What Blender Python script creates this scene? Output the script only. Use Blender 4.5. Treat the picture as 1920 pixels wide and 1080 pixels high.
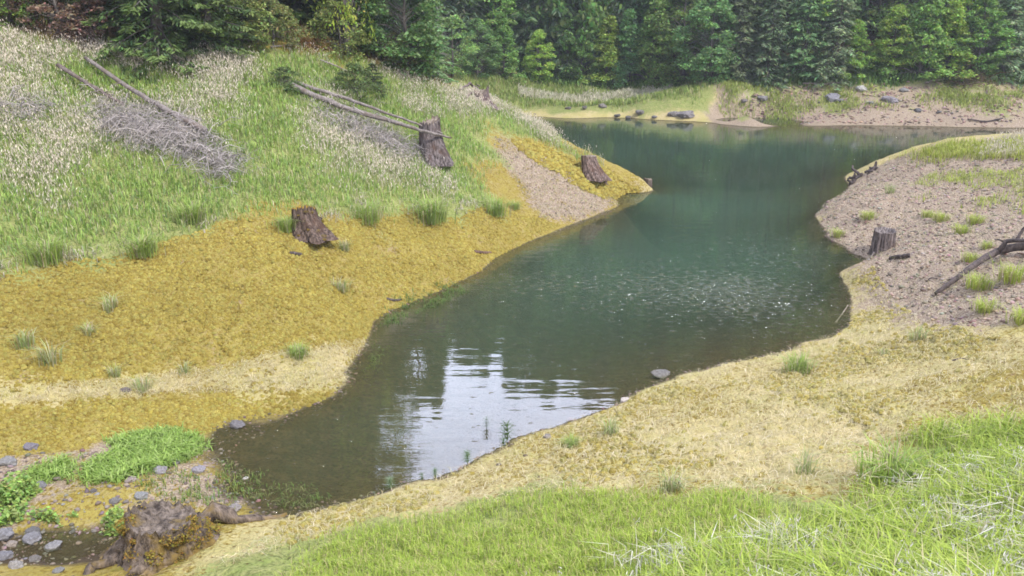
import bpy, math, random
import numpy as np
R = math.radians
for o in list(bpy.data.objects):
    bpy.data.objects.remove(o)
scn = bpy.context.scene
COL = scn.collection
rng = np.random.default_rng(11)
random.seed(11)

# ------------------------------------------------------------------ camera
CAM_H, PITCH, HFOV = 7.5, R(18), R(62)
cd = bpy.data.cameras.new('camera')
cd.angle = HFOV
cd.sensor_fit = 'HORIZONTAL'
cd.clip_end = 2000
cam = bpy.data.objects.new('camera', cd)
COL.objects.link(cam)
cam.location = (0, 0, CAM_H)
cam.rotation_euler = (R(90) - PITCH, 0, 0)
scn.camera = cam
# ------------------------------------------------------------------ sky, sun, exposure
SUN_EL, SUN_AZ = R(50), R(135)          # azimuth measured clockwise from +Y (the view direction)
w = bpy.data.worlds.new('World')
scn.world = w
w.use_nodes = True
nt = w.node_tree
bgn = nt.nodes['Background']
sky = nt.nodes.new('ShaderNodeTexSky')
sky.sky_type = 'NISHITA'
sky.sun_disc = False
sky.sun_elevation = SUN_EL
sky.sun_rotation = SUN_AZ
tc = nt.nodes.new('ShaderNodeTexCoord')
cn = nt.nodes.new('ShaderNodeTexNoise')
cn.inputs['Scale'].default_value = 1.7
cn.inputs['Detail'].default_value = 5
mp = nt.nodes.new('ShaderNodeMapping')
mp.inputs['Scale'].default_value = (1, 1, 2.2)
cr = nt.nodes.new('ShaderNodeMapRange')
cr.inputs['From Min'].default_value = .3
cr.inputs['From Max'].default_value = .6
cr.inputs['To Min'].default_value = .72
cr.inputs['To Max'].default_value = 1.0
mx = nt.nodes.new('ShaderNodeMix')
mx.data_type = 'RGBA'
mx.inputs[7].default_value = (10.3, 11.0, 14.2, 1)      # bright, faintly lavender cloud deck
nt.links.new(tc.outputs['Generated'], mp.inputs['Vector'])
nt.links.new(mp.outputs['Vector'], cn.inputs['Vector'])
nt.links.new(cn.outputs['Fac'], cr.inputs['Value'])
nt.links.new(cr.outputs['Result'], mx.inputs[0])
nt.links.new(sky.outputs['Color'], mx.inputs[6])
# the cloud deck is thin and bright low ahead, over the gap in the hills
vd = nt.nodes.new('ShaderNodeVectorMath'); vd.operation = 'DOT_PRODUCT'
vd.inputs[1].default_value = (math.sin(R(-3)) * math.cos(R(33)), math.cos(R(-3)) * math.cos(R(33)), math.sin(R(33)))
nt.links.new(tc.outputs['Generated'], vd.inputs[0])
gr = nt.nodes.new('ShaderNodeMapRange'); gr.interpolation_type = 'SMOOTHSTEP'
for k_, v_ in (('From Min', .80), ('From Max', .97), ('To Min', 1.), ('To Max', 4.2)): gr.inputs[k_].default_value = v_
nt.links.new(vd.outputs['Value'], gr.inputs['Value'])
ml = nt.nodes.new('ShaderNodeVectorMath'); ml.operation = 'SCALE'
nt.links.new(mx.outputs[2], ml.inputs[0]); nt.links.new(gr.outputs['Result'], ml.inputs['Scale'])
nt.links.new(ml.outputs[0], bgn.inputs['Color'])
bgn.inputs['Strength'].default_value = .088
sd = bpy.data.lights.new('sun', 'SUN')
sd.energy = 3.0
sd.angle = R(10)
sd.color = (1, .96, .9)
sun = bpy.data.objects.new('sun', sd)
COL.objects.link(sun)
sun.rotation_euler = (R(90) - SUN_EL, 0, math.pi - SUN_AZ)
scn.view_settings.view_transform = 'Standard'
scn.view_settings.look = 'None'
scn.view_settings.exposure = 0.5
scn.view_settings.gamma = 1
scn.cycles.max_bounces = 6
scn.cycles.transparent_max_bounces = 12
scn.cycles.filter_width = 1.7

# ------------------------------------------------------------------ helpers
F = 960 / math.tan(HFOV / 2)
FW = np.array([0, math.cos(PITCH), -math.sin(PITCH)])
UP = np.array([0, math.sin(PITCH), math.cos(PITCH)])
C0 = np.array([0, 0, CAM_H])
def ray(u, v):
    return FW + np.array([1., 0, 0]) * (u - 960) / F - UP * (v - 540) / F
def atz(u, v, z):
    d = ray(u, v)
    return C0 + d * ((z - CAM_H) / d[2])
def chain(start, z0, rest):
    p = atz(*start, z0); out = [p]
    T = np.linspace(1, 120, 12000)
    for u, v, s in rest:
        ts = math.tan(R(s)); q = C0 + ray(u, v) * T[:, None]
        g = (q[:, 2] - p[2]) - ts * np.hypot(q[:, 0] - p[0], q[:, 1] - p[1])
        k = np.where(np.sign(g[1:]) != np.sign(g[:-1]))[0]
        if len(k) == 0: continue
        c = q[k]; p = c[np.argmin(np.linalg.norm(c - p, axis=1))]; out.append(p)
    return out

def _hash(ix, iy, s):
    h = (ix.astype(np.int64) * 374761393 + iy.astype(np.int64) * 668265263 + s * 1442695041) & 0xffffffff
    h = ((h ^ (h >> 13)) * 1274126177) & 0xffffffff
    return ((h ^ (h >> 16)) & 0xffff) / 65535.0
def vnoise(x, y, s=0):
    ix, iy = np.floor(x), np.floor(y)
    fx, fy = x - ix, y - iy
    fx, fy = fx * fx * (3 - 2 * fx), fy * fy * (3 - 2 * fy)
    a, b = _hash(ix, iy, s), _hash(ix + 1, iy, s)
    c, d = _hash(ix, iy + 1, s), _hash(ix + 1, iy + 1, s)
    return a + (b - a) * fx + (c - a) * fy + (a - b - c + d) * fx * fy
def fbm(x, y, s=0, o=4):
    t = 0; a = .5; n = 0
    for i in range(o):
        t = t + a * vnoise(x * 2 ** i + 17.3 * i, y * 2 ** i - 9.1 * i, s + i); n += a; a *= .5
    return t / n
def sstep(a, b, x):
    t = np.clip((x - a) / (b - a), 0, 1)
    return t * t * (3 - 2 * t)

# ------------------------------------------------------------------ lie of the land: control points, then a thin-plate surface
CP = []
for start, z0, rest in [
    ((0, 860), .2, [(0, 760, 8), (0, 640, 15), (0, 480, 20), (0, 300, 24), (0, 150, 26), (0, 50, 22)]),
    ((200, 830), .15, [(200, 730, 6), (200, 600, 14), (200, 460, 19), (200, 300, 24), (200, 180, 24), (200, 90, 22)]),
    ((440, 797), 0, [(440, 720, 8), (440, 600, 15), (440, 420, 19), (440, 280, 22), (440, 160, 22), (440, 90, 20)]),
    ((620, 745), 0, [(620, 690, 7), (600, 600, 13), (590, 440, 17), (600, 300, 20), (610, 180, 20), (620, 100, 18)]),
    ((705, 600), 0, [(720, 500, 15), (740, 400, 18), (750, 300, 20), (740, 200, 19), (740, 125, 16)]),
    ((830, 545), 0, [(840, 450, 16), (850, 350, 19), (850, 260, 18), (850, 168, 14)]),
    ((970, 465), 0, [(960, 390, 17), (950, 300, 17), (940, 205, 12)]),
    ((1100, 412), 0, [(1080, 350, 16), (1050, 262, 12)]),
    ((1160, 385), 0, [(1150, 350, 15), (1130, 305, 10)]),
    ((1000, 219), 0, [(1000, 180, 8), (1000, 150, 8)]),
    ((1200, 224), 0, [(1200, 190, 8), (1230, 158, 8)]),
    ((1400, 230), 0, [(1400, 190, 20), (1400, 150, 20)]),
    ((1640, 236), 0, [(1640, 190, 20), (1640, 150, 20)]),
    ((1900, 240), 0, [(1900, 190, 20), (1900, 145, 20)]),
    ((530, 968), 0, [(450, 1020, 14), (380, 1100, 14)]),
    ((760, 910), 0, [(760, 1000, 14), (760, 1100, 16)]),
    ((1040, 800), 0, [(1040, 900, 12), (1060, 1000, 15), (1060, 1100, 17)]),
    ((1280, 700), 0, [(1300, 800, 10), (1350, 900, 14), (1400, 1000, 17), (1400, 1100, 18)]),
]:
    CP += [tuple(p) for p in chain(start, z0, rest)]
SHORE = [(640, 945), (880, 868), (950, 830), (1130, 770), (1200, 735), (1400, 672), (1500, 648), (1590, 612), (1594, 580),
         (1588, 545), (1572, 515), (1600, 500), (1622, 488), (1590, 472), (1555, 450), (1545, 430), (1530, 400), (1545, 385), (1590, 348),
         (1640, 314), (560, 775), (500, 788), (655, 710), (668, 670), (685, 645), (740, 580), (790, 560), (900, 510), (1030, 440), (1205, 362), (1215, 350),
         (1190, 338), (1100, 222), (1300, 228.5), (1500, 233), (1760, 238), (400, 822), (395, 850), (430, 890), (475, 942)]
CP += [tuple(atz(u, v, 0)) for u, v in SHORE]
for u, v, z in [(1650, 470, .3), (1660, 445, .45), (1780, 430, 1.0), (1920, 400, 1.5), (1920, 320, 1.9), (1920, 253, 2.3), (1760, 265, 1.9),
                (1700, 280, 1.35), (1640, 350, .6), (1760, 340, 1.2), (1680, 540, .55), (1750, 560, .95), (1920, 560, 1.65), (1920, 700, 2.05), (1750, 650, 1.0),
                (1650, 700, .75), (1750, 800, 1.6), (1920, 800, 2.35), (1800, 900, 2.3), (1920, 900, 2.75), (1850, 1000, 2.95), (1850, 1100, 3.4), (1600, 1000, 2.5), (1600, 900, 1.9), (1500, 750, .8),
                (380, 845, .1), (300, 870, .14), (200, 880, .15), (100, 890, .18), (0, 900, .2), (300, 930, .1), (150, 950, .14), (0, 960, .12), (390, 945, .06),
                (-120, 1045, -.05), (20, 1040, -.05), (120, 1032, -.05), (215, 1010, -.03), (20, 1062, .06), (100, 1058, .06), (30, 1010, .07), (120, 1005, .07), (-60, 1010, .1), (-60, 1070, .1), (320, 980, .06), (100, 1110, .3), (200, 1085, .3), (300, 1075, .35),
                (440, 860, -.05), (560, 860, -.22), (520, 920, -.13), (700, 800, -.35), (640, 790, -.28), (800, 850, -.3), (900, 760, -.5), (850, 650, -.7),
                (760, 660, -.35), (900, 580, -.6), (1000, 520, -.9), (1050, 700, -.7), (1300, 620, -1.1), (1480, 600, -.6), (1540, 550, -.6), (1300, 500, -1.8), (1500, 430, -.8),
                (1200, 430, -1.5), (1350, 360, -2.2), (1270, 350, -1.2), (1500, 350, -1.3), (1560, 490, -.4), (1400, 290, -2.5), (1180, 280, -2)]:
    CP.append(tuple(atz(u, v, z)))
CP += [(-1.5, 42, 2.8), (-.5, 47, -.3), (1.5, 43, 1.2), (3, 46, -1), (4, 42, .2), (5, 44, -1), (5.2, 40, .1), (6.6, 42, -1),
       (-3, 45, 1.5), (-3, 52, .4), (-3, 60, .4), (1, 56, -1), (4, 60, -.7), (8, 55, -2), (15, 50, -2.5), (15, 57, -1.2), (25, 54, -1.5), (35, 52, -1.5), (50, 50, -1.5), (32, 55, -.9),
       (24, 42, 1.0), (22, 46, 0), (28, 47, 0), (38, 46, 0), (55, 42, 0), (24, 47.5, -.6), (30, 38, 2.3), (28, 30, 2.8), (38, 34, 3.2), (20, 20, 3.4), (15, 14, 3.2), (26, 10, 5.5), (50, 25, 6),
       (-20, 33, 9.5), (-12, 38, 8.2), (-8, 42, 6.6), (-26, 24, 11), (-16, 20, 4.6), (-18, 45, 12), (-10, 52, 7.5), (-30, 40, 17), (-20, 60, 12), (-7, 62, 3), (-8, 70, 4), (-40, 30, 20), (-40, 60, 24),
       (-14, 14, 2.2), (-24, 14, 6), (-12, 8.5, 1.6), (-20, 6, 4), (-9, 11.5, -.05), (-40, 5, 10), (-7, 7.5, 1.6), (-6, 9.2, .45),
       (0, 0, 5.9), (0, -8, 6.2), (-6, 3, 4), (5, 0, 5.8), (-14, -4, 6), (15, 0, 6.5), (15, -8, 7), (0, 4, 3.8), (35, -8, 9), (-35, -8, 10)]
for x, a, b, c in [(-12, 5, 9, 22), (0, 2.6, 8, 21), (10, 2.3, 7.5, 20), (18, 3.2, 9, 22), (28, 3.4, 9.5, 24), (38, 3.4, 9.5, 24), (52, 3.4, 10, 25), (75, 4, 11, 27)]:
    yo = 76 if x < 12 else (70 if x < 25 else 67)
    CP += [(x, yo, a), (x, yo + 11, b), (x, yo + 34, c), (x, yo + 75, c * 1.6)]
CP = np.array([p for p in CP])
keep = []
for i, p in enumerate(CP):
    if all(np.hypot(*(p[:2] - CP[j][:2])) > .25 for j in keep): keep.append(i)
CP = CP[keep]
def _tps(d2):
    return .5 * d2 * np.log(d2 + 1e-9)
n = len(CP)
D2 = ((CP[:, None, :2] - CP[None, :, :2]) ** 2).sum(-1)
A = np.zeros((n + 3, n + 3))
A[:n, :n] = _tps(D2) + np.eye(n) * .02
A[:n, n] = 1; A[:n, n + 1:] = CP[:, :2]
A[n, :n] = 1; A[n + 1:, :n] = CP[:, :2].T
TW = np.linalg.solve(A, np.concatenate([CP[:, 2], np.zeros(3)]))
def tps(x, y):
    x = np.asarray(x, float).ravel(); y = np.asarray(y, float).ravel()
    out = np.empty(len(x))
    for i in range(0, len(x), 20000):
        xs, ys = x[i:i + 20000, None], y[i:i + 20000, None]
        d2 = (xs - CP[None, :, 0]) ** 2 + (ys - CP[None, :, 1]) ** 2
        out[i:i + 20000] = _tps(d2) @ TW[:n] + TW[n] + xs[:, 0] * TW[n + 1] + ys[:, 0] * TW[n + 2]
    return out
def hgt(x, y):
    z = tps(x, y)
    x = np.asarray(x, float).ravel(); y = np.asarray(y, float).ravel()
    m = sstep(.02, .35, z)
    far = sstep(45, 60, y)
    lump = (fbm(x * 1.1, y * 1.1, 3, 3) - .5) * .16 + (.25 - np.exp(-np.abs(fbm(x * 2.1, y * 2.1, 7, 2) - .5) * 22)) * .10 * (1 - far) + (.25 - np.exp(-np.abs(vnoise(x * 4.3, y * 4.3, 19) - .5) * 12)) * .045 * (1 - far)
    z = z + m * (lump + (fbm(x * .35, y * .35, 5, 3) - .5) * (.18 + .9 * far))
    return z + (1 - m) * (fbm(x * 1.7, y * 1.7, 9, 4) - .5) * .10 * (1 - sstep(28, 40, y))
def hit(u, v):
    d = ray(u, v); T = np.linspace(2, 140, 1600)
    q = C0 + d * T[:, None]; g = q[:, 2] - np.maximum(hgt(q[:, 0], q[:, 1]), -9)
    k = np.where(g < 0)[0]
    if len(k) == 0: return q[-1]
    i = k[0]; a = g[i - 1] / (g[i - 1] - g[i])
    return q[i - 1] + (q[i] - q[i - 1]) * a
def gz(x, y):
    return float(hgt([x], [y])[0])
def pxm(p):
    """metres per photo pixel at a world point"""
    return float((p - C0) @ FW) / F
def poly(pts):
    return np.array([hit(u, v)[:2] for u, v in pts])
def sdf(P, x, y):
    d = np.full(len(x), 1e9); ins = np.zeros(len(x), bool)
    for i in range(len(P)):
        a, b = P[i], P[(i + 1) % len(P)]
        e = b - a; t = np.clip(((x - a[0]) * e[0] + (y - a[1]) * e[1]) / (e @ e + 1e-12), 0, 1)
        d = np.minimum(d, np.hypot(x - a[0] - e[0] * t, y - a[1] - e[1] * t))
        c = ((a[1] > y) != (b[1] > y)) & (x < (b[0] - a[0]) * (y - a[1]) / (b[1] - a[1] + 1e-12) + a[0])
        ins ^= c
    return np.where(ins, d, -d)
def inside_pts(P, N, fn=None):
    lo, hi = P.min(0), P.max(0); out = np.zeros((0, 2))
    for _ in range(40):
        q = rng.uniform(lo, hi, (N * 2, 2)); s = sdf(P, q[:, 0], q[:, 1])
        k = s > 0
        if fn is not None: k &= rng.random(len(q)) < fn(q[:, 0], q[:, 1], s)
        out = np.concatenate([out, q[k]])
        if len(out) >= N: break
    return out[:N]

def link(name, me, mat=None, parent=None):
    o = bpy.data.objects.new(name, me); COL.objects.link(o)
    if mat is not None and me is not None and not me.materials: me.materials.append(mat)
    if parent is not None: o.parent = parent
    return o
def tag(o, label, cat, group=None, kind=None):
    o['label'] = label; o['category'] = cat
    if group: o['group'] = group
    if kind: o['kind'] = kind
    return o
def mesh(name, V, faces, col=None, smooth=False):
    """faces: list of int arrays (k,3) or (k,4); col: per-vertex colours"""
    me = bpy.data.meshes.new(name)
    V = np.asarray(V, np.float32)
    me.vertices.add(len(V)); me.vertices.foreach_set('co', V.ravel())
    li = np.concatenate([f.ravel() for f in faces]).astype(np.int32)
    tot = np.concatenate([np.full(len(f), f.shape[1]) for f in faces]).astype(np.int32)
    me.loops.add(len(li)); me.loops.foreach_set('vertex_index', li)
    me.polygons.add(len(tot))
    me.polygons.foreach_set('loop_start', np.concatenate([[0], np.cumsum(tot)[:-1]]).astype(np.int32))
    if smooth: me.polygons.foreach_set('use_smooth', np.ones(len(tot), bool))
    if col is not None: attr(me, 'Col', col)
    me.update(calc_edges=True); me.validate()
    return me
def attr(me, name, c):
    a = me.color_attributes.new(name, 'FLOAT_COLOR', 'POINT')
    c = np.asarray(c, np.float32)
    if c.shape[1] == 3: c = np.concatenate([c, np.ones((len(c), 1), np.float32)], 1)
    a.data.foreach_set('color', c.ravel())

class Bag:
    """collects shapes for ONE mesh"""
    def __init__(s): s.V = []; s.T = []; s.Q = []; s.C = []; s.n = 0
    def add(s, V, T=None, Q=None, c=(1, 1, 1)):
        V = np.asarray(V, float); s.V.append(V)
        if T is not None and len(T): s.T.append(np.asarray(T) + s.n)
        if Q is not None and len(Q): s.Q.append(np.asarray(Q) + s.n)
        c = np.asarray(c, float)
        s.C.append(np.broadcast_to(c, (len(V), 3)) if c.ndim == 1 else c); s.n += len(V)
    def build(s, name, smooth=False):
        f = []
        if s.T: f.append(np.concatenate(s.T))
        if s.Q: f.append(np.concatenate(s.Q))
        return mesh(name, np.concatenate(s.V), f, np.concatenate(s.C), smooth)
def tube(bag, P, rad, k=6, c=(1, 1, 1), cap=True):
    P = np.asarray(P, float); m = len(P); rad = np.broadcast_to(rad, (m,))
    t = np.gradient(P, axis=0); t /= np.linalg.norm(t, axis=1)[:, None] + 1e-9
    ref = np.array([0, 0, 1.]) if abs(t[0][2]) < .9 else np.array([1., 0, 0])
    a = np.cross(t, ref); a /= np.linalg.norm(a, axis=1)[:, None] + 1e-9
    b = np.cross(t, a); th = np.arange(k) * 2 * np.pi / k
    V = (P[:, None] + rad[:, None, None] * (a[:, None] * np.cos(th)[None, :, None] + b[:, None] * np.sin(th)[None, :, None])).reshape(-1, 3)
    i = np.arange(m - 1)[:, None] * k; j = np.arange(k)[None]; j2 = (j + 1) % k
    Q = np.stack([i + j, i + j2, i + k + j2, i + k + j], -1).reshape(-1, 4)
    T = []
    if cap:
        V = np.concatenate([V, P[:1], P[-1:]]); e = m * k
        for q in range(k):
            T.append((e, (q + 1) % k, q)); T.append((e + 1, (m - 1) * k + q, (m - 1) * k + (q + 1) % k))
    bag.add(V, T, Q, c)
def blades(bag, B, h, wd, az, lean, bend, col, tipcol=None):
    """arched grass blades, five vertices each, from base points B"""
    N = len(B); dx = np.stack([np.cos(az), np.sin(az), np.zeros(N)], 1)
    sx = np.stack([-np.sin(az), np.cos(az), np.zeros(N)], 1)
    zz = np.array([0, 0, 1.])
    m = B + dx * (h * lean * .45)[:, None] + zz * (h * .6)[:, None]
    t = B + dx * (h * (lean + bend))[:, None] + zz * (h * np.clip(1 - bend * .75, .15, 1))[:, None]
    V = np.stack([B - sx * wd[:, None] / 2, B + sx * wd[:, None] / 2, m - sx * wd[:, None] * .42, m + sx * wd[:, None] * .42, t], 1).reshape(-1, 3)
    i = np.arange(N)[:, None] * 5
    T = np.concatenate([i + [0, 1, 3], i + [0, 3, 2], i + [2, 3, 4]])
    c = np.repeat(col[:, None], 5, 1)
    c[:, 0:2] *= .8  # root shade put into the colour: blade bases darkened
    if tipcol is not None: c[:, 4] = tipcol
    bag.add(V, T, None, c.reshape(-1, 3))
    return t

# ------------------------------------------------------------------ materials
def mat(name):
    m = bpy.data.materials.new(name); m.use_nodes = True
    return m, m.node_tree, m.node_tree.nodes['Principled BSDF']
def N_(nt, t, **k):
    nd = nt.nodes.new('ShaderNode' + t)
    for a, b in k.items():
        if a in nd.inputs: nd.inputs[a].default_value = b
        else: setattr(nd, a, b)
    return nd
def noise(nt, sc, det=4, rough=.55, vec=None):
    nd = N_(nt, 'TexNoise'); nd.inputs['Scale'].default_value = sc; nd.inputs['Detail'].default_value = det; nd.inputs['Roughness'].default_value = rough
    if vec is not None: nt.links.new(vec, nd.inputs['Vector'])
    return nd.outputs['Fac']
def mixc(nt, f, a, b, mode='MIX'):
    nd = N_(nt, 'Mix', data_type='RGBA', blend_type=mode)
    for s, i in ((f, 0), (a, 6), (b, 7)):
        if hasattr(s, 'links'): nt.links.new(s, nd.inputs[i])
        elif i == 0: nd.inputs[0].default_value = s
        else: nd.inputs[i].default_value = (*s, 1)
    return nd.outputs[2]
def ramp(nt, f, a, b, c0=0., c1=1.):
    nd = N_(nt, 'MapRange'); nt.links.new(f, nd.inputs['Value'])
    for k, v in zip(('From Min', 'From Max', 'To Min', 'To Max'), (a, b, c0, c1)): nd.inputs[k].default_value = v
    return nd.outputs['Result']
def math_(nt, op, a, b=0.):
    nd = N_(nt, 'Math', operation=op)
    for s, i in ((a, 0), (b, 1)):
        if hasattr(s, 'links'): nt.links.new(s, nd.inputs[i])
        else: nd.inputs[i].default_value = s
    return nd.outputs[0]
def bump(nt, h, strength, dist, bs):
    nd = N_(nt, 'Bump'); nd.inputs['Strength'].default_value = strength; nd.inputs['Distance'].default_value = dist
    nt.links.new(h, nd.inputs['Height']); nt.links.new(nd.outputs[0], bs.inputs['Normal'])
def ground_mat():
    m, nt, bs = mat('ground_cover')
    L = nt.links.new
    geo = N_(nt, 'NewGeometry'); pos = geo.outputs['Position']
    sep = N_(nt, 'SeparateXYZ'); L(pos, sep.inputs[0])
    za = N_(nt, 'VertexColor', layer_name='ZoneA'); zb = N_(nt, 'VertexColor', layer_name='ZoneB')
    sa = N_(nt, 'SeparateColor'); sb = N_(nt, 'SeparateColor'); L(za.outputs[0], sa.inputs[0]); L(zb.outputs[0], sb.inputs[0])
    big, mid, fine = noise(nt, .7, 3, .6, pos), noise(nt, 3.5, 4, .6, pos), noise(nt, 14, 4, .65, pos)
    vf = N_(nt, 'TexVoronoi'); vf.inputs['Scale'].default_value = 24; L(pos, vf.inputs['Vector'])
    vc = N_(nt, 'TexVoronoi'); vc.inputs['Scale'].default_value = 17; L(pos, vc.inputs['Vector'])
    # golden moss, turning dark brown where the fine noise dips
    moss = mixc(nt, ramp(nt, big, .35, .65), (.32, .25, .05), (.38, .31, .08))
    moss = mixc(nt, ramp(nt, mid, .45, .7), moss, (.37, .295, .105))
    moss = mixc(nt, ramp(nt, fine, .52, .34, 0, .8), moss, (.19, .115, .022))
    moss = mixc(nt, math_(nt, 'MULTIPLY', ramp(nt, fine, .36, .28), .7), moss, (.10, .06, .02))
    moss = mixc(nt, ramp(nt, noise(nt, 1.3, 5, .7, pos), .60, .68, 0, .75), moss, (.36, .27, .15))
    moss = mixc(nt, ramp(nt, noise(nt, 2.1, 4, .65, pos), .36, .28, 0, .6), moss, (.27, .27, .05))
    # dry matted straw
    straw = mixc(nt, ramp(nt, mid, .35, .65), (.54, .45, .25), (.50, .42, .18))
    straw = mixc(nt, ramp(nt, big, .45, .7), straw, (.44, .40, .14))
    straw = mixc(nt, ramp(nt, fine, .47, .33), straw, (.36, .27, .11))
    # pinkish gravel
    cell = N_(nt, 'SeparateColor'); L(vf.outputs['Color'], cell.inputs[0])
    grav = mixc(nt, cell.outputs[0], (.36, .285, .205), (.50, .405, .30))
    grav = mixc(nt, ramp(nt, vf.outputs['Distance'], .45, .75, 0, .8), grav, (.22, .155, .12))
    grav = mixc(nt, ramp(nt, mid, .5, .72, 0, .55), grav, (.38, .285, .19))
    green = mixc(nt, ramp(nt, mid, .3, .7), (.22, .29, .07), (.36, .35, .14))
    green = mixc(nt, ramp(nt, fine, .5, .35), green, (.14, .16, .05))
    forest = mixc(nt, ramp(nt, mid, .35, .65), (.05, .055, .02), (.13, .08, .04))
    mud = mixc(nt, ramp(nt, mid, .35, .65), (.085, .07, .032), (.13, .10, .05))
    mud = mixc(nt, ramp(nt, fine, .45, .6), mud, (.065, .06, .03))
    edge = math_(nt, 'MULTIPLY', math_(nt, 'SUBTRACT', fine, .5), 1.1)
    edge2 = math_(nt, 'MULTIPLY', math_(nt, 'SUBTRACT', mid, .5), 1.2)
    ed = math_(nt, 'ADD', edge, edge2)
    def wgt(s): return ramp(nt, math_(nt, 'ADD', s, ed), .35, .65)
    c = mixc(nt, wgt(sa.outputs[1]), moss, straw)
    c = mixc(nt, wgt(sa.outputs[2]), c, grav)
    c = mixc(nt, wgt(sb.outputs[0]), c, green)
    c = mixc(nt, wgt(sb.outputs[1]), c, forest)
    zed = math_(nt, 'ADD', sep.outputs[2], math_(nt, 'MULTIPLY', ed, .025))
    c = mixc(nt, ramp(nt, zed, .045, .005), c, mud)
    c = mixc(nt, sb.outputs[2], c, mixc(nt, fine, (.05, .036, .02), (.11, .08, .05)))
    L(c, bs.inputs['Base Color']); bs.inputs['Roughness'].default_value = .95
    bs.inputs['Specular IOR Level'].default_value = .15
    h = math_(nt, 'ADD', math_(nt, 'MULTIPLY', fine, 1.0), math_(nt, 'MULTIPLY', vc.outputs['Distance'], -.35))
    bump(nt, h, .9, .09, bs)
    return m
def leaf_mat(name, trans=.35, hue=.06, rough=.6, val=.25):
    m, nt, bs = mat(name); L = nt.links.new
    vc = N_(nt, 'VertexColor', layer_name='Col'); oi = N_(nt, 'ObjectInfo')
    hs = N_(nt, 'HueSaturation'); L(vc.outputs[0], hs.inputs['Color'])
    L(ramp(nt, oi.outputs['Random'], 0, 1, .5 - hue / 2, .5 + hue / 2), hs.inputs['Hue'])
    L(ramp(nt, math_(nt, 'FRACT', math_(nt, 'MULTIPLY', oi.outputs['Random'], 7.31)), 0, 1, 1 - val, 1 + val), hs.inputs['Value'])
    L(hs.outputs[0], bs.inputs['Base Color']); bs.inputs['Roughness'].default_value = rough
    bs.inputs['Specular IOR Level'].default_value = .25
    tr = N_(nt, 'BsdfTranslucent'); L(hs.outputs[0], tr.inputs['Color'])
    ms = N_(nt, 'MixShader'); ms.inputs[0].default_value = trans
    L(bs.outputs[0], ms.inputs[1]); L(tr.outputs[0], ms.inputs[2]); L(ms.outputs[0], nt.nodes['Material Output'].inputs[0])
    return m
def bark_mat(name, a, b, c=None, stretch=.25, sc=9, bd=.03):
    m, nt, bs = mat(name); L = nt.links.new
    t = N_(nt, 'TexCoord'); mp = N_(nt, 'Mapping'); L(t.outputs['Object'], mp.inputs['Vector']); mp.inputs['Scale'].default_value = (1, 1, stretch)
    f = noise(nt, sc, 5, .65, mp.outputs[0]); g = noise(nt, 2.5, 3, .6, t.outputs['Object'])
    col = mixc(nt, ramp(nt, f, .35, .65), a, b)
    if c is not None: col = mixc(nt, ramp(nt, g, .52, .66), col, c)
    vc = N_(nt, 'VertexColor', layer_name='Col')
    col = mixc(nt, 1., col, vc.outputs[0], 'MULTIPLY')
    L(col, bs.inputs['Base Color']); bs.inputs['Roughness'].default_value = .9; bs.inputs['Specular IOR Level'].default_value = .2
    bump(nt, f, 1., bd, bs)
    return m
def moss_mat():
    m, nt, bs = mat('moss'); t = N_(nt, 'TexCoord')
    f = noise(nt, 14, 4, .7, t.outputs['Object'])
    nt.links.new(mixc(nt, ramp(nt, f, .35, .65), (.16, .09, .015), (.44, .29, .04)), bs.inputs['Base Color'])
    bs.inputs['Roughness'].default_value = 1; bump(nt, f, 1, .05, bs)
    return m
def rock_mat():
    m, nt, bs = mat('rock'); L = nt.links.new; t = N_(nt, 'TexCoord'); oi = N_(nt, 'ObjectInfo')
    f = noise(nt, 3.5, 5, .65, t.outputs['Object']); g = noise(nt, 16, 4, .6, t.outputs['Object'])
    c = mixc(nt, ramp(nt, f, .35, .65), (.12, .115, .11), (.26, .25, .235))
    c = mixc(nt, ramp(nt, g, .55, .7, 0, .6), c, (.36, .34, .33))
    c = mixc(nt, 1., c, oi.outputs['Color'], 'MULTIPLY')
    L(c, bs.inputs['Base Color']); bs.inputs['Roughness'].default_value = .8; bump(nt, g, .6, .03, bs)
    return m
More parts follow.
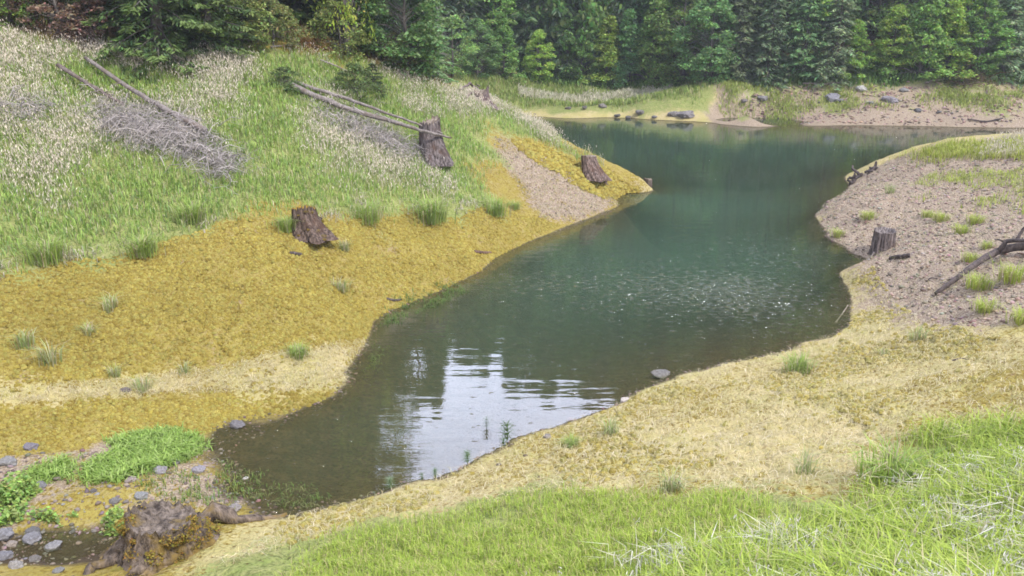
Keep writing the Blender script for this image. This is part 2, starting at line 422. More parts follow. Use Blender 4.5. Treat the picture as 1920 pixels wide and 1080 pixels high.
def water_mat():
    m, nt, bs = mat('water'); L = nt.links.new; nt.nodes.remove(bs)
    geo = N_(nt, 'NewGeometry'); pos = geo.outputs['Position']
    dep = N_(nt, 'VertexColor', layer_name='Depth'); ds = N_(nt, 'SeparateColor'); L(dep.outputs[0], ds.inputs[0])
    def mapped(sx, sy, rot):
        mp = N_(nt, 'Mapping'); L(pos, mp.inputs['Vector']); mp.inputs['Scale'].default_value = (sx, sy, 1); mp.inputs['Rotation'].default_value = (0, 0, R(rot)); return mp.outputs[0]
    swell = noise(nt, 1., 2, .4, mapped(.45, 2.6, 14))
    calm = noise(nt, 1., 2, .5, mapped(1.6, 5.0, 6))
    chopm = ds.outputs[1]
    chop = ramp(nt, math_(nt, 'ADD', noise(nt, 1., 1, .5, mapped(4.0, 9., 3)), math_(nt, 'MULTIPLY', chopm, .30)), .715, .90)
    h = math_(nt, 'ADD', math_(nt, 'MULTIPLY', swell, .006), math_(nt, 'MULTIPLY', calm, .0025))
    h = math_(nt, 'ADD', h, math_(nt, 'MULTIPLY', chop, .06))
    bp = N_(nt, 'Bump'); bp.inputs['Strength'].default_value = 1; bp.inputs['Distance'].default_value = 1.0; L(h, bp.inputs['Height'])
    fr = N_(nt, 'Fresnel'); fr.inputs['IOR'].default_value = 1.7; L(bp.outputs[0], fr.inputs['Normal'])
    gl = N_(nt, 'BsdfGlossy'); gl.inputs['Roughness'].default_value = .03; L(bp.outputs[0], gl.inputs['Normal'])
    df = N_(nt, 'BsdfDiffuse'); df.inputs['Color'].default_value = (.060, .112, .076, 1)
    tp = N_(nt, 'BsdfTransparent'); tp.inputs['Color'].default_value = (.92, .92, .82, 1)
    body = N_(nt, 'MixShader'); L(ds.outputs[0], body.inputs[0]); L(tp.outputs[0], body.inputs[1]); L(df.outputs[0], body.inputs[2])
    ms = N_(nt, 'MixShader'); L(math_(nt, 'MULTIPLY', fr.outputs[0], math_(nt, 'SUBTRACT', 1., geo.outputs['Backfacing'])), ms.inputs[0]); L(body.outputs[0], ms.inputs[1]); L(gl.outputs[0], ms.inputs[2])
    L(ms.outputs[0], nt.nodes['Material Output'].inputs[0])
    return m
M_GROUND, M_WATER, M_MOSS, M_ROCK = ground_mat(), water_mat(), moss_mat(), rock_mat()
M_LEAF = leaf_mat('broad_leaves', .35, .022, .6, .18)
M_NEEDLE = leaf_mat('needles', .12, .04)
M_GRASS = leaf_mat('grass_blades', .35, .0, .6, 0)
M_DRY = leaf_mat('dry_plants', .25, .0, .9, 0)
M_BARK = bark_mat('bark', (.09, .075, .065), (.20, .18, .165))
M_STUMP = bark_mat('weathered_stump_wood', (.045, .034, .03), (.36, .31, .29), (.15, .105, .085), .10, 15, .07)
M_ROT = bark_mat('rotten_mossy_wood', (.045, .034, .027), (.28, .225, .18), (.24, .17, .055), .3, 10, .07)
M_CUT = bark_mat('stump_cut_wood', (.16, .12, .09), (.36, .30, .24), None, 1, 8)
M_LOG = bark_mat('silver_log_wood', (.13, .11, .10), (.32, .28, .26), (.18, .14, .115), .3, 14, .02)
M_DARKLOG = bark_mat('dark_driftwood', (.045, .036, .034), (.15, .12, .11), None, .3, 12, .03)

# ------------------------------------------------------------------ the ground
def lines(a0, a, b, b1, d):
    mid = np.arange(a, b, d); out = [mid]
    s, p = d, b; ex = []
    while p < b1: ex.append(p); s = min(s * 1.06, 2.5); p += s
    out.append(np.array(ex + [b1])); s, p, ex = d, a, []
    while p > a0: s = min(s * 1.06, 2.5); p -= s; ex.append(p)
    return np.concatenate([np.array(ex[::-1]), out[0], out[1]])
gx, gy = lines(-75, -17, 19, 95, .085), lines(-14, 6, 42, 160, .085)
GX, GY = np.meshgrid(gx, gy)
X, Y = GX.ravel(), GY.ravel()
Z = hgt(X, Y)
P_LEFTGRASS = poly([(-60, 520), (60, 505), (130, 485), (270, 470), (330, 440), (430, 412), (540, 400), (640, 418), (760, 398), (850, 405), (925, 385), (905, 335),
                    (935, 300), (905, 262), (935, 240), (1010, 270), (1080, 305), (1140, 318), (1130, 308), (1050, 264), (960, 212), (850, 172), (740, 130), (640, 105), (430, 92), (200, 90), (0, 52), (-150, 40)])
P_PATH = poly([(925, 255), (975, 268), (1060, 330), (1130, 368), (1200, 360), (1160, 387), (1080, 418), (1010, 410), (965, 340), (930, 290)])
P_RGRAV = poly([(1525, 402), (1560, 370), (1640, 316), (1700, 290), (1770, 275), (1860, 270), (2000, 262), (2050, 400), (2000, 585), (1830, 615), (1720, 600), (1650, 560), (1640, 500), (1600, 470), (1548, 448)])
P_FGREEN = poly([(330, 1100), (520, 1040), (640, 990), (800, 945), (1000, 915), (1200, 925), (1290, 935), (1600, 940), (1640, 860), (1720, 810), (1960, 790), (2100, 1000), (1960, 1200), (300, 1200)])
P_LSTRAW = poly([(-60, 730), (200, 715), (400, 690), (560, 660), (690, 640), (668, 680), (640, 735), (520, 735), (380, 738), (200, 745), (-60, 755)])
P_BAR = poly([(-40, 870), (120, 845), (260, 820), (390, 825), (420, 900), (470, 945), (330, 960), (240, 1000), (60, 1060), (-60, 1060)])
sg = sdf(P_LEFTGRASS, X, Y)
nz = (fbm(X * .6, Y * .6, 21, 4) - .5)
w_green = sstep(-1.0, .9, sg + nz * 2.6) * .92
w_green = np.maximum(w_green, sstep(-1.0, 1.0, sdf(P_FGREEN, X, Y) + nz * 2.2))
w_grav = np.maximum(.78 * sstep(-1.0, .9, sdf(P_PATH, X, Y) + nz * 2.8), .95 * sstep(-1.0, 1.2, sdf(P_RGRAV, X, Y) + .7 + nz * 2.4))
right = sstep(-1.5, 1.0, X - np.interp(Y, [0, 11, 12.5, 14.6, 17, 20, 60], [-9, -4, -2.2, .4, 3.2, 6, 6.]))
w_straw = np.maximum(right * np.clip(.74 + (fbm(X * .55, Y * .55, 31, 3) - .5) * 1.5, 0, 1), sstep(-.7, .6, sdf(P_LSTRAW, X, Y) + nz * 1.2) * .9)
w_bar = sstep(-.3, .3, sdf(P_BAR, X, Y))
w_grav = np.maximum(w_grav, w_bar * np.clip(.52 + nz * 1.8, 0, 1))
FB = sstep(50, 56, Y)
rf = sstep(13.2, 15.5, X + nz * 3)
w_grav = w_grav * (1 - FB) + FB * np.where(Z < .9, np.clip(rf * 1.1, .0, 1), rf * np.clip(.85 + nz * 1.2, 0, 1))
w_straw = w_straw * (1 - FB) + FB
fline = np.interp(X, [-60, -12, 0, 8, 12.2, 18, 37, 90], [66, 70, 76.5, 75, 74, 67.7, 65.2, 64])
w_green = w_green * (1 - FB) + FB * np.maximum(sstep(.12, .32, Z + nz * .3 - .25 * sstep(3, 6, X)) * (1 - rf * np.clip(.7 - nz * 2, 0, 1)), sstep(1.9, 2.5, Z + nz))
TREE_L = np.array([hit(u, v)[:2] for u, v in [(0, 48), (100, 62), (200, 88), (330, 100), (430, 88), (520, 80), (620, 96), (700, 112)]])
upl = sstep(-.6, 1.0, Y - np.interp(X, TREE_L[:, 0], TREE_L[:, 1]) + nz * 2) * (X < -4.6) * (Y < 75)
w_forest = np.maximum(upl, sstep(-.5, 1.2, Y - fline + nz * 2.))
w_mud = sstep(.1, -.1, np.abs(Y - 10.6) - .35) * (X < -4.9) * (X > -14) * (Z < .12)
nx, ny = len(gx), len(gy)
i = (np.arange(ny - 1)[:, None] * nx + np.arange(nx - 1)[None]).ravel()
me = mesh('ground', np.stack([X, Y, Z], 1), [np.stack([i, i + 1, i + nx + 1, i + nx], 1)], smooth=True)
attr(me, 'ZoneA', np.stack([1 - w_straw, w_straw, w_grav], 1)); attr(me, 'ZoneB', np.stack([w_green, w_forest, w_mud], 1))
o = link('ground', me, M_GROUND); o['kind'] = 'structure'
tag(o, 'mossy and gravelly banks of the drawn-down lake', 'ground')

# ------------------------------------------------------------------ the water
wx, wy = np.arange(-16, 75, .25), np.arange(8, 68, .25)
WX, WY = np.meshgrid(wx, wy); x, y = WX.ravel(), WY.ravel()
dz = -hgt(x, y)
dd = 1 - np.exp(-np.maximum(dz, 0) / 2.0)
def blob(u, v, rx, ry):
    p = atz(u, v, 0); return np.exp(-((x - p[0]) / rx) ** 2 - ((y - p[1]) / ry) ** 2)
ch = np.maximum.reduce([blob(1380, 552, 2.3, 2.3), .62 * blob(1270, 545, 3.2, 2.6), .45 * blob(1030, 530, 2.4, 1.6), .30 * blob(1400, 330, 5, 2.0), .33 * blob(1450, 480, 2.5, 3.2)]) * (.75 + .6 * fbm(x * .8, y * .8, 40, 3))
i = (np.arange(len(wy) - 1)[:, None] * len(wx) + np.arange(len(wx) - 1)[None]).ravel()
me = mesh('water', np.stack([x, y, x * 0], 1), [np.stack([i, i + 1, i + len(wx) + 1, i + len(wx)], 1)], smooth=True)
attr(me, 'Depth', np.stack([dd, np.clip(ch, 0, 1), dd * 0], 1))
o = link('water', me, M_WATER); o['kind'] = 'structure'; tag(o, 'still dark green water of the lake inlet', 'water')

# ------------------------------------------------------------------ trees
def leafquads(bag, C, size, nrm_up, col, r):
    """leaf diamonds at centres C; nrm_up: how much they face up"""
    N = len(C); nr = r.normal(size=(N, 3)); nr[:, 2] = np.abs(nr[:, 2]) + nrm_up; nr /= np.linalg.norm(nr, axis=1)[:, None]
    a = np.cross(nr, r.normal(size=(N, 3))); a /= np.linalg.norm(a, axis=1)[:, None] + 1e-9
    b = np.cross(nr, a); s = (size * r.uniform(.6, 1.3, N))[:, None]
    V = np.stack([C - a * s * .6, C - b * s * .34, C + a * s * .6, C + b * s * .34], 1).reshape(-1, 3)
    i = np.arange(N)[:, None] * 4
    bag.add(V, None, i + [0, 1, 2, 3], np.repeat(col, 4, 0))
def leafcol(base, N, r, spread=.35):
    c = np.array(base)[None] * (1 + spread * r.normal(size=(N, 1)) * .6) * (1 + .12 * r.normal(size=(N, 3)))
    return np.clip(c, .004, .9)
def broadleaf(seed, h, cr, base, col, npad=130, per=95, leaf=.22, shape='egg'):
    r = np.random.default_rng(seed); crown, wood = Bag(), Bag()
    lob = r.uniform(.7, 1.2, 7)
    bend = r.normal(size=2) * .03 * h
    tz = np.linspace(0, h * .9, 9)
    tp = np.stack([bend[0] * (tz / h) ** 2 + .05 * r.normal(size=9), bend[1] * (tz / h) ** 2 + .05 * r.normal(size=9), tz - .3 * (tz == 0)], 1)
    tube(wood, tp, np.linspace(.022 * h, .004 * h, 9), 7)
    for k in range(npad):
        t = r.uniform(0, 1) ** .9
        prof = math.sin(math.pi * min(1, (t * .86 + .12))) ** .75 if shape == 'egg' else (1 - t) ** .8 * (.85 + .15 * math.sin(t * 20)) + .08
        az = r.uniform(0, 2 * math.pi)
        rad = cr * prof * lob[int(az / (2 * math.pi) * 7) % 7] * r.uniform(.45, 1.05) ** .6
        z = base + (h - base) * t
        c = np.array([math.cos(az) * rad + bend[0] * t, math.sin(az) * rad + bend[1] * t, z - .12 * rad])
        z0 = max(.5, z - rad * r.uniform(.35, .8)); q = np.array([bend[0] * (z0 / h) ** 2, bend[1] * (z0 / h) ** 2, min(z0, h * .88)])
        m = (q + c) / 2 + np.array([0, 0, .12 * rad])
        tube(wood, [q, m, c], [.006 * h * (1.2 - t), .004 * h * (1.2 - t), .004], 4, cap=False)
        pr = cr * r.uniform(.17, .34) * (1.15 - .5 * t); N = int(per * r.uniform(.6, 1.3))
        d = r.normal(size=(N, 3)); d /= np.linalg.norm(d, axis=1)[:, None]; d *= (r.random((N, 1)) ** .45)
        P = c + d * pr * [1.15, 1.15, .42]
        P[:, 2] -= .35 * (np.hypot(P[:, 0] - c[0], P[:, 1] - c[1]) / pr) ** 2 * pr
        leafquads(crown, P, leaf, .9, leafcol(np.array(col) * r.uniform(.8, 1.25), N, r), r)
    return crown.build('crown'), wood.build('trunk', True)
def conifer(seed, h, cr, col, base=.4, dens=1., droop=.35, leaf=.2, bare=False, tipcol=None):
    r = np.random.default_rng(seed); crown, wood = Bag(), Bag()
    tz = np.linspace(-.3, h, 8); tube(wood, np.stack([.03 * r.normal(size=8), .03 * r.normal(size=8), tz], 1), np.linspace(.018 * h, .01, 8), 7)
    z = base; CC, A_, S_, K_ = [], [], [], []
    while z < h - .15:
        t = (z - base) / (h - base); nb = r.integers(4, 7); az0 = r.uniform(0, 6.28)
        for b in range(nb):
            az = az0 + b * 6.283 / nb + r.normal() * .25
            Lb = cr * ((1 - t) ** .75 * .95 + .05) * r.uniform(.6, 1.12)
            d = np.array([math.cos(az), math.sin(az), 0]); up = r.normal() * .08
            s = np.linspace(0, 1, 6)
            P = np.array([0, 0, z]) + d * (s * Lb)[:, None] + np.array([0, 0, 1.]) * ((up * s - droop * s ** 1.6 + .12 * s ** 3) * Lb)[:, None]
            tube(wood, P[[0, 2, 5]], [.012 * Lb + .006, .008 * Lb + .004, .003], 4, cap=False)
            if bare: 
                for q in range(int(5 * Lb)):
                    a = r.uniform(.2, 1); c = P[0] + (P[5] - P[0]) * a; e = c + r.normal(size=3) * .22 * Lb * [1, 1, .5] - [0, 0, .1]
                    tube(wood, [c, e], [.006, .002], 3, cap=False)
                continue
            nt_ = int(46 * dens * max(.35, Lb / cr)); a = r.uniform(.12, 1, nt_) ** .8
            ii = a * 5; i0 = np.clip(ii.astype(int), 0, 4); f = (ii - i0)[:, None]; c = P[i0] * (1 - f) + P[i0 + 1] * f
            side = np.array([-d[1], d[0], 0]); sg_ = r.uniform(-1, 1, nt_)
            wln = Lb * .42 * (1.05 - a) * np.abs(sg_) ** .7 + .05
            c = c + side * (np.sign(sg_) * wln)[:, None] + d * (wln * .35)[:, None] - np.array([0, 0, 1.]) * (wln * r.uniform(0, .45, nt_))[:, None]
            c += r.normal(size=c.shape) * .03
            ax = side[None] * np.sign(sg_)[:, None] * .8 + d[None] * .8 + r.normal(size=c.shape) * .3; ax[:, 2] -= .3
            CC.append(c); A_.append(ax); K_.append(leafcol(np.array(col) * r.uniform(.75, 1.2), nt_, r, .3))
            if tipcol is not None:
                tm = (a > .8)[:, None]; K_[-1] = np.where(tm, K_[-1] * .4 + np.array(tipcol) * .6, K_[-1])
        z += r.uniform(.22, .42) * (.6 + .4 * h / 12)
    if not bare:
        C, A2, K = np.concatenate(CC), np.concatenate(A_), np.concatenate(K_)
        N = len(C); A2 /= np.linalg.norm(A2, axis=1)[:, None]; nr = r.normal(size=(N, 3)) * .35 + [0, 0, 1]
        b = np.cross(nr, A2); b /= np.linalg.norm(b, axis=1)[:, None]; s = leaf * r.uniform(.7, 1.4, N)[:, None]
        V = np.stack([C - A2 * s * .6, C - b * s * .17, C + A2 * s * .75, C + b * s * .17], 1).reshape(-1, 3)
        crown.add(V, None, np.arange(N)[:, None] * 4 + [0, 1, 2, 3], np.repeat(K, 4, 0))
        return crown.build('crown'), wood.build('trunk', True)
    return None, wood.build('trunk', True)
G_MID, G_LIGHT, G_DARK, G_OLIVE, G_CON, G_CONG = (.24, .38, .10), (.34, .49, .10), (.19, .33, .12), (.28, .40, .13), (.16, .26, .10), (.22, .30, .15)
PROTO = {
    'mid': [broadleaf(1, 8, 2.7, .4, G_MID), broadleaf(2, 8, 2.5, .5, G_MID, shape='cone')],
    'light': [broadleaf(3, 7, 2.4, .3, G_LIGHT), broadleaf(4, 7, 2.3, .3, G_LIGHT, shape='cone')],
    'dark': [broadleaf(5, 8, 2.8, .3, G_DARK), broadleaf(6, 9, 2.6, .4, G_DARK, shape='cone')],
    'olive': [broadleaf(7, 7, 2.5, .5, G_OLIVE, npad=60)],
    'con': [conifer(8, 11, 2.6, G_CON, leaf=.30, dens=2.2), conifer(9, 12, 2.4, G_CON, leaf=.30, dens=2.2)],
    'grey': [conifer(10, 11, 2.9, G_CONG, leaf=.32, dens=2.0, droop=.45), conifer(12, 12, 2.7, G_CONG, leaf=.32, dens=2.0, droop=.5)],
    'snag': [conifer(13, 11, 1.6, (.3, .27, .25), bare=True), conifer(14, 9, 1.5, (.3, .27, .25), bare=True)],
}
M_SNAG = bark_mat('bare_grey_wood', (.20, .18, .17), (.36, .33, .31))
used = {}
def tree(kind, x, y, s, label, cat, group, sz=1., pm=None, z=None):
    ps = PROTO[kind]; k = used.get(kind, 0); used[kind] = k + 1
    crown, trunk = ps[k % len(ps)]
    nm = {'con': 'conifer_tree', 'grey': 'conifer_tree', 'snag': 'dead_tree'}.get(kind, 'broadleaf_tree')
    e = link(nm, None); e.location = (x, y, (gz(x, y) if z is None else z) - .15); e.rotation_euler = (0, 0, rng.uniform(0, 6.28)); e.scale = (s, s, s * sz)
    if crown: link('crown', crown, M_NEEDLE if kind in ('con', 'grey', 'fir') else M_LEAF, e)
    link('trunk', trunk, M_SNAG if kind == 'snag' else M_BARK, e)
    return tag(e, label, cat, group)
KW = {'mid': 'mid green leafy tree', 'light': 'bright light green leafy tree', 'dark': 'dark green leafy tree', 'olive': 'thin olive leafy tree', 'con': 'dark green conifer',
      'grey': 'grey green drooping conifer', 'snag': 'bare grey dead tree'}
ORD = ['first', 'second', 'third', 'fourth', 'fifth', 'sixth', 'seventh', 'eighth', 'ninth', 'tenth', 'eleventh', 'twelfth', 'thirteenth', 'fourteenth', 'fifteenth', 'sixteenth']
FRONT = [(762, 136, 'dark', .62), (800, 140, 'con', .55), (822, 138, 'snag', .8), (850, 141, 'olive', .7), (895, 145, 'dark', .62), (945, 148, 'mid', .66), (1008, 152, 'light', .64), (1062, 150, 'olive', .8), (1090, 153, 'mid', .75),
         (1135, 152, 'light', .78), (1180, 156, 'dark', .72), (1222, 158, 'mid', .95), (1278, 161, 'mid', 1.05), (1330, 154, 'dark', .85), (1382, 146, 'grey', .85), (1440, 150, 'grey', .78), (1505, 146, 'con', .9), (1562, 148, 'grey', .8),
         (1602, 143, 'light', .62), (1668, 138, 'light', .7), (1722, 146, 'mid', .82), (1775, 142, 'light', .75), (1830, 140, 'mid', .7), (1880, 142, 'grey', .9), (1940, 140, 'con', .8)]
ROW2 = [(745, 'con', .9), (790, 'mid', 1.0), (838, 'snag', 1.1), (870, 'con', .9), (915, 'mid', 1.1), (968, 'con', 1.), (1030, 'dark', 1.1), (1075, 'con', 1.05), (1120, 'mid', 1.1), (1158, 'snag', 1.), (1200, 'con', 1.1), (1245, 'dark', 1.2),
        (1300, 'light', 1.1), (1355, 'con', 1.05), (1410, 'con', 1.), (1470, 'grey', 1.1), (1535, 'light', 1.), (1575, 'con', 1.1), (1640, 'olive', 1.0), (1690, 'mid', 1.1), (1748, 'con', 1.), (1800, 'light', 1.1), (1855, 'grey', 1.1), (1915, 'dark', 1.1)]
ROW3 = [(770, 'dark', 1.3), (815, 'con', 1.2), (858, 'mid', 1.3), (905, 'grey', 1.2), (955, 'mid', 1.3), (1000, 'con', 1.3), (1050, 'mid', 1.3), (1100, 'dark', 1.3), (1148, 'con', 1.3), (1190, 'mid', 1.4), (1235, 'con', 1.3), (1290, 'dark', 1.4), (1340, 'mid', 1.3),
        (1390, 'light', 1.2), (1430, 'dark', 1.4), (1490, 'mid', 1.3), (1550, 'grey', 1.3), (1610, 'con', 1.2), (1660, 'mid', 1.2), (1715, 'grey', 1.3), (1770, 'dark', 1.3), (1825, 'con', 1.3), (1885, 'light', 1.2)]
allT = []
for u, v, k, s in FRONT:
    p = hit(u, v); allT.append((u, k, s, p[0], p[1], 0))
for row, off, lst in ((1, 4.6, ROW2), (2, 9.6, ROW3)):
    for u, k, s in lst:
        yy = np.interp(u, [740, 1000, 1230, 1320, 1420, 1900], [73, 77, 74.5, 70, 67.7, 65]) + off + rng.uniform(-.8, .8)
        d = ray(u, 80); t = yy / d[1]; allT.append((u, k, s, d[0] * t, yy, row))
ROWN = ['front', 'middle', 'back']
cnt = {}
for u, k, s, x, y, row in sorted(allT):
    c = cnt.get((k, row), 0); cnt[(k, row)] = c + 1
    tree(k, x, y, s * rng.uniform(.95, 1.05), "%s, %s such tree from left in far wood's %s rank" % (KW[k], ORD[c], ROWN[row]), 'tree', 'trees of the wood across the lake')
# the rest of the wood up the hill: out of the picture, seen only mirrored in the water
def bake(items):
    b = Bag(); bw = Bag()
    for kind, x, y, s, a in items:
        cr_, tr_ = PROTO[kind][int(a * 10) % len(PROTO[kind])]
        for me, bb in ((cr_, b), (tr_, bw)):
            if me is None: continue
            V = np.empty(len(me.vertices) * 3, np.float32); me.vertices.foreach_get('co', V); V = V.reshape(-1, 3)
            C = np.empty(len(V) * 4, np.float32); me.color_attributes['Col'].data.foreach_get('color', C); C = C.reshape(-1, 4)[:, :3]
            li = np.empty(len(me.loops), np.int32); me.loops.foreach_get('vertex_index', li)
            ca, sa_ = math.cos(a * 6), math.sin(a * 6)
            W = np.stack([(V[:, 0] * ca - V[:, 1] * sa_) / s * min(1.5, s) * 1.05, (V[:, 0] * sa_ + V[:, 1] * ca) / s * min(1.5, s) * 1.05, V[:, 2]], 1) * s + [x, y, gz(x, y) - .1]
            if me is cr_: bb.add(W, None, li.reshape(-1, 4), C)
    return b.build('wood')
items = []
for yy in (80, 86, 92, 99, 107):
    for xx in np.arange(-26, 66, 3.0 if yy < 90 else 3.4):
        k = ['mid', 'con', 'dark', 'grey'][rng.integers(4)]
        x2 = xx + rng.uniform(-1.2, 1.2); y2 = yy + rng.uniform(-2, 2) - (6 if xx > 16 else 0)
        top = math.tan(R(np.interp(x2 / y2, [-.32, -.2, -.131, .113, .3], [36, 31, 22.0, 26.2, 32]) - rng.random() ** 2 * 1.6)) * math.hypot(x2, y2) - CAM_H
        need = (top - gz(x2, y2)) / {'mid': 8, 'con': 11.5, 'dark': 8.5, 'grey': 11.5}[k]
        if need > .4: items.append((k, x2, y2, need, rng.random()))
for x2, y2 in [(-34, 36), (-30, 33), (-28, 39), (-25, 42), (-24, 32), (-21, 36), (-21, 44), (-18, 40), (-15, 44), (-26, 28), (-30, 25), (-31, 30), (-23, 39), (-17, 47), (-12, 46)]:
    k = ['mid', 'con', 'dark'][rng.integers(3)]; items.append((k, x2, y2, (math.tan(R(42)) * math.hypot(x2, y2) - CAM_H - gz(x2, y2)) / (11 if k == 'con' else 8), rng.random()))
o = link('forest', bake(items), M_LEAF); tag(o, 'wooded hillside rising behind the trees across the lake', 'forest', None, 'stuff')

# ------------------------------------------------------------------ trees and bushes on the near left hillside
PROTO['bright'] = [broadleaf(21, 15, 3.6, 1.2, (.42, .52, .09), npad=230, per=95, leaf=.17)]
PROTO['tallmid'] = [broadleaf(22, 14, 3.4, 1.0, (.24, .33, .09), npad=170, per=90, leaf=.17)]
PROTO['fir'] = [conifer(23, 12, 2.5, (.10, .17, .055), base=.1, dens=5, leaf=.18, droop=.4, tipcol=(.22, .33, .09)), conifer(24, 13, 2.3, (.085, .145, .055), base=.1, dens=4.5, leaf=.17, tipcol=(.19, .27, .08))]
PROTO['shrub'] = [broadleaf(25, 2.2, 1.3, .1, (.26, .32, .10), npad=60, per=80, leaf=.09), broadleaf(26, 2.0, 1.4, .1, (.33, .34, .13), npad=55, per=70, leaf=.09), broadleaf(27, 2.4, 1.2, .1, (.25, .37, .09), npad=60, per=80, leaf=.09)]
PROTO['firlet'] = [conifer(28, 2.0, 1.1, (.08, .12, .05), base=.05, dens=1.7, leaf=.13, droop=.25), conifer(29, 1.6, .9, (.10, .14, .06), base=.05, dens=1.6, leaf=.12, droop=.3)]
PROTO['darkbush'] = [broadleaf(33, 1.7, 1.35, .05, (.12, .17, .06), npad=60, per=90, leaf=.09), broadleaf(34, 1.3, 1.1, .05, (.15, .20, .08), npad=45, per=80, leaf=.09)]
def ltree(kind, u, v, s, label, cat='tree', group=None, sz=1., dy=0.):
    p = hit(u, v); d = p - C0; x, y = p[0], p[1]
    if dy: x, y = x * (1 + dy / y), y + dy
    e = tree(kind, x, y, s, label, cat, group, sz)
    if kind in ('shrub', 'darkbush'): e.name = 'bush'
    if kind in ('fir', 'firlet'): e.name = 'conifer_tree'
    return e
GL = 'trees above the left slope'
ltree('fir', 300, 100, 1.0, 'large dark conifer with branches sweeping the white grass at upper left', 'tree', GL)
ltree('fir', 395, 92, .9, 'dark conifer just right of the large sweeping conifer', 'tree', GL)
ltree('fir', 215, 80, .85, 'dark conifer beside the brown dead bush at upper left', 'tree', GL, dy=1.5)
ltree('bright', 652, 104, .42, 'tall bright yellow green leafy tree on the spur above the paired logs', 'tree', GL, 2.8)
ltree('tallmid', 620, 94, .95, 'mid green leafy tree left of the tall bright leafy tree', 'tree', GL, dy=2)
ltree('fir', 560, 82, .9, 'dark conifer behind the orange earth bank', 'tree', GL, dy=3.5)
ltree('fir', 480, 82, .95, 'dark conifer behind the olive bushes', 'tree', GL, dy=3.)
ltree('tallmid', 40, 48, .7, 'leafy tree standing at the far upper left corner', 'tree', GL, dy=1.5)
ltree('fir', 110, 52, .9, 'dark conifer behind the brown dead bush', 'tree', GL, dy=3.5)
ltree('tallmid', 430, 82, .8, 'leafy tree rising between two dark conifers on the left slope', 'tree', GL, dy=3.8)
ltree('fir', 635, 96, .85, 'tall dark conifer hidden behind the bright leafy tree', 'tree', GL, dy=5.)
ltree('tallmid', 690, 112, .30, 'slender leafy tree at the lake side of the bright tree', 'tree', GL, 1.2, dy=3.)
ltree('shrub', 455, 90, .95, 'olive green bush right of the dark sweeping conifer', 'bush', 'bushes along the slope top')
ltree('shrub', 512, 84, .9, 'low yellowish bush left of the orange earth bank', 'bush', 'bushes along the slope top')
ltree('shrub', 425, 92, .6, 'small light green bush touching the sweeping conifer', 'bush', 'bushes along the slope top')
ltree('shrub', 640, 104, 1.0, 'rounded yellowish bush below the bright leafy tree', 'bush', 'bushes along the slope top')
ltree('shrub', 745, 126, .8, 'green bush on the crest behind the low dark green bush', 'bush', 'bushes along the slope top')
ltree('shrub', 20, 42, .8, 'leafy green bush at the upper left edge', 'bush', 'bushes along the slope top')
ltree('darkbush', 668, 180, .78, 'low dark green bush on the spur beside the paired logs', 'bush', 'bushes along the slope top')
ltree('firlet', 700, 168, .6, 'smallest bushy conifer under the bright leafy tree', 'tree', GL)
ltree('darkbush', 534, 162, .62, 'small olive bush at the upper end of the paired logs', 'bush', 'bushes along the slope top')

def twigs(bag, c, n, L, sag, col, r, rad=.006, aim=None):
    for q in range(n):
        p = c + r.normal(size=3) * [L * .42, L * .42, .02]; p[2] = gz(p[0], p[1]) + r.uniform(.0, .6) * L * .5
        d = r.normal(size=3) * [1, 1, .45]; d[2] = abs(d[2]) * .7
        if aim is not None: d = d * .6 + np.array(aim) * 1.
        d /= np.linalg.norm(d); l = L * r.uniform(.25, .9); rad_ = rad * r.choice([.6, .8, 1, 1.8])
        m = p + d * l * .5 + [0, 0, .05]; e = p + d * l + np.array([0, 0, -sag * l]) + r.normal(size=3) * .08 * l
        k = r.uniform(.4, 1.2)
        tube(bag, [p, m, e], [rad_, rad_ * .8, rad_ * .4], 3, np.array(col) * k, cap=False)
        for z in range(2):
            s = p + (e - p) * r.uniform(.3, .9); tube(bag, [s, s + r.normal(size=3) * .16 * L], [rad * .6, rad * .3], 3, np.array(col) * k, cap=False)
def brush(u, v, L, n, label, col=(.62, .56, .53), name='brush_pile', aim=None, sag=.25, rad=.0085):
    p = hit(u, v); b = Bag(); r = np.random.default_rng(int(u * 7 + v)); twigs(b, p, n, L, sag, col, r, rad, aim)
    o = link(name, b.build(name), M_DRY); me = o.data; V = np.empty(len(me.vertices) * 3, np.float32); me.vertices.foreach_get('co', V)
    me.vertices.foreach_set('co', (V.reshape(-1, 3) - p.astype(np.float32)).ravel()); o.location = p
    return tag(o, label, 'brush')
BR = [(225, 232, 1.0, 260, 'grey dead twigs under the lower end of the shorter leaning log'), (285, 258, 1.3, 420, 'wide heap of lavender grey twigs below the two leaning logs'),
      (345, 275, 1.0, 260, 'grey twig heap under the tip of the longer leaning log'), (412, 318, .8, 220, 'small dark grey twig heap at the lowest point of the brush'),
      (380, 292, .8, 160, 'pale twig strip between the wide heap and the lowest heap'),
      (700, 262, 1.1, 260, 'grey drooping twigs hanging below the paired logs'), (640, 235, .9, 150, 'thin grey twigs below the upper part of the paired logs'), (752, 280, .9, 200, 'grey twigs at the left foot of the tall grey stump'),
      (50, 215, .9, 160, 'loose grey twigs at the left edge of the slope')]
for b_ in BR: tag(brush(*b_), b_[4], 'brush', 'dead brush on the left slope')
PROTO['brown'] = [broadleaf(31, 2.8, 1.1, .1, (.30, .20, .15), npad=70, per=80, leaf=.10)]
e = ltree('brown', 112, 60, 1.15, 'reddish brown dead leafy bush at the top left', 'bush', 'dead brown bushes'); e.name = 'dead_bush'
e = ltree('brown', 165, 66, .8, 'smaller brown dead leafy bush between the reddish one and the conifer', 'bush', 'dead brown bushes'); e.name = 'dead_bush'
brush(140, 72, 1.0, 200, 'low tangle of brown twigs below the brown dead bushes', (.17, .12, .10), 'dead_bush', sag=.5, rad=.009)['category'] = 'bush'
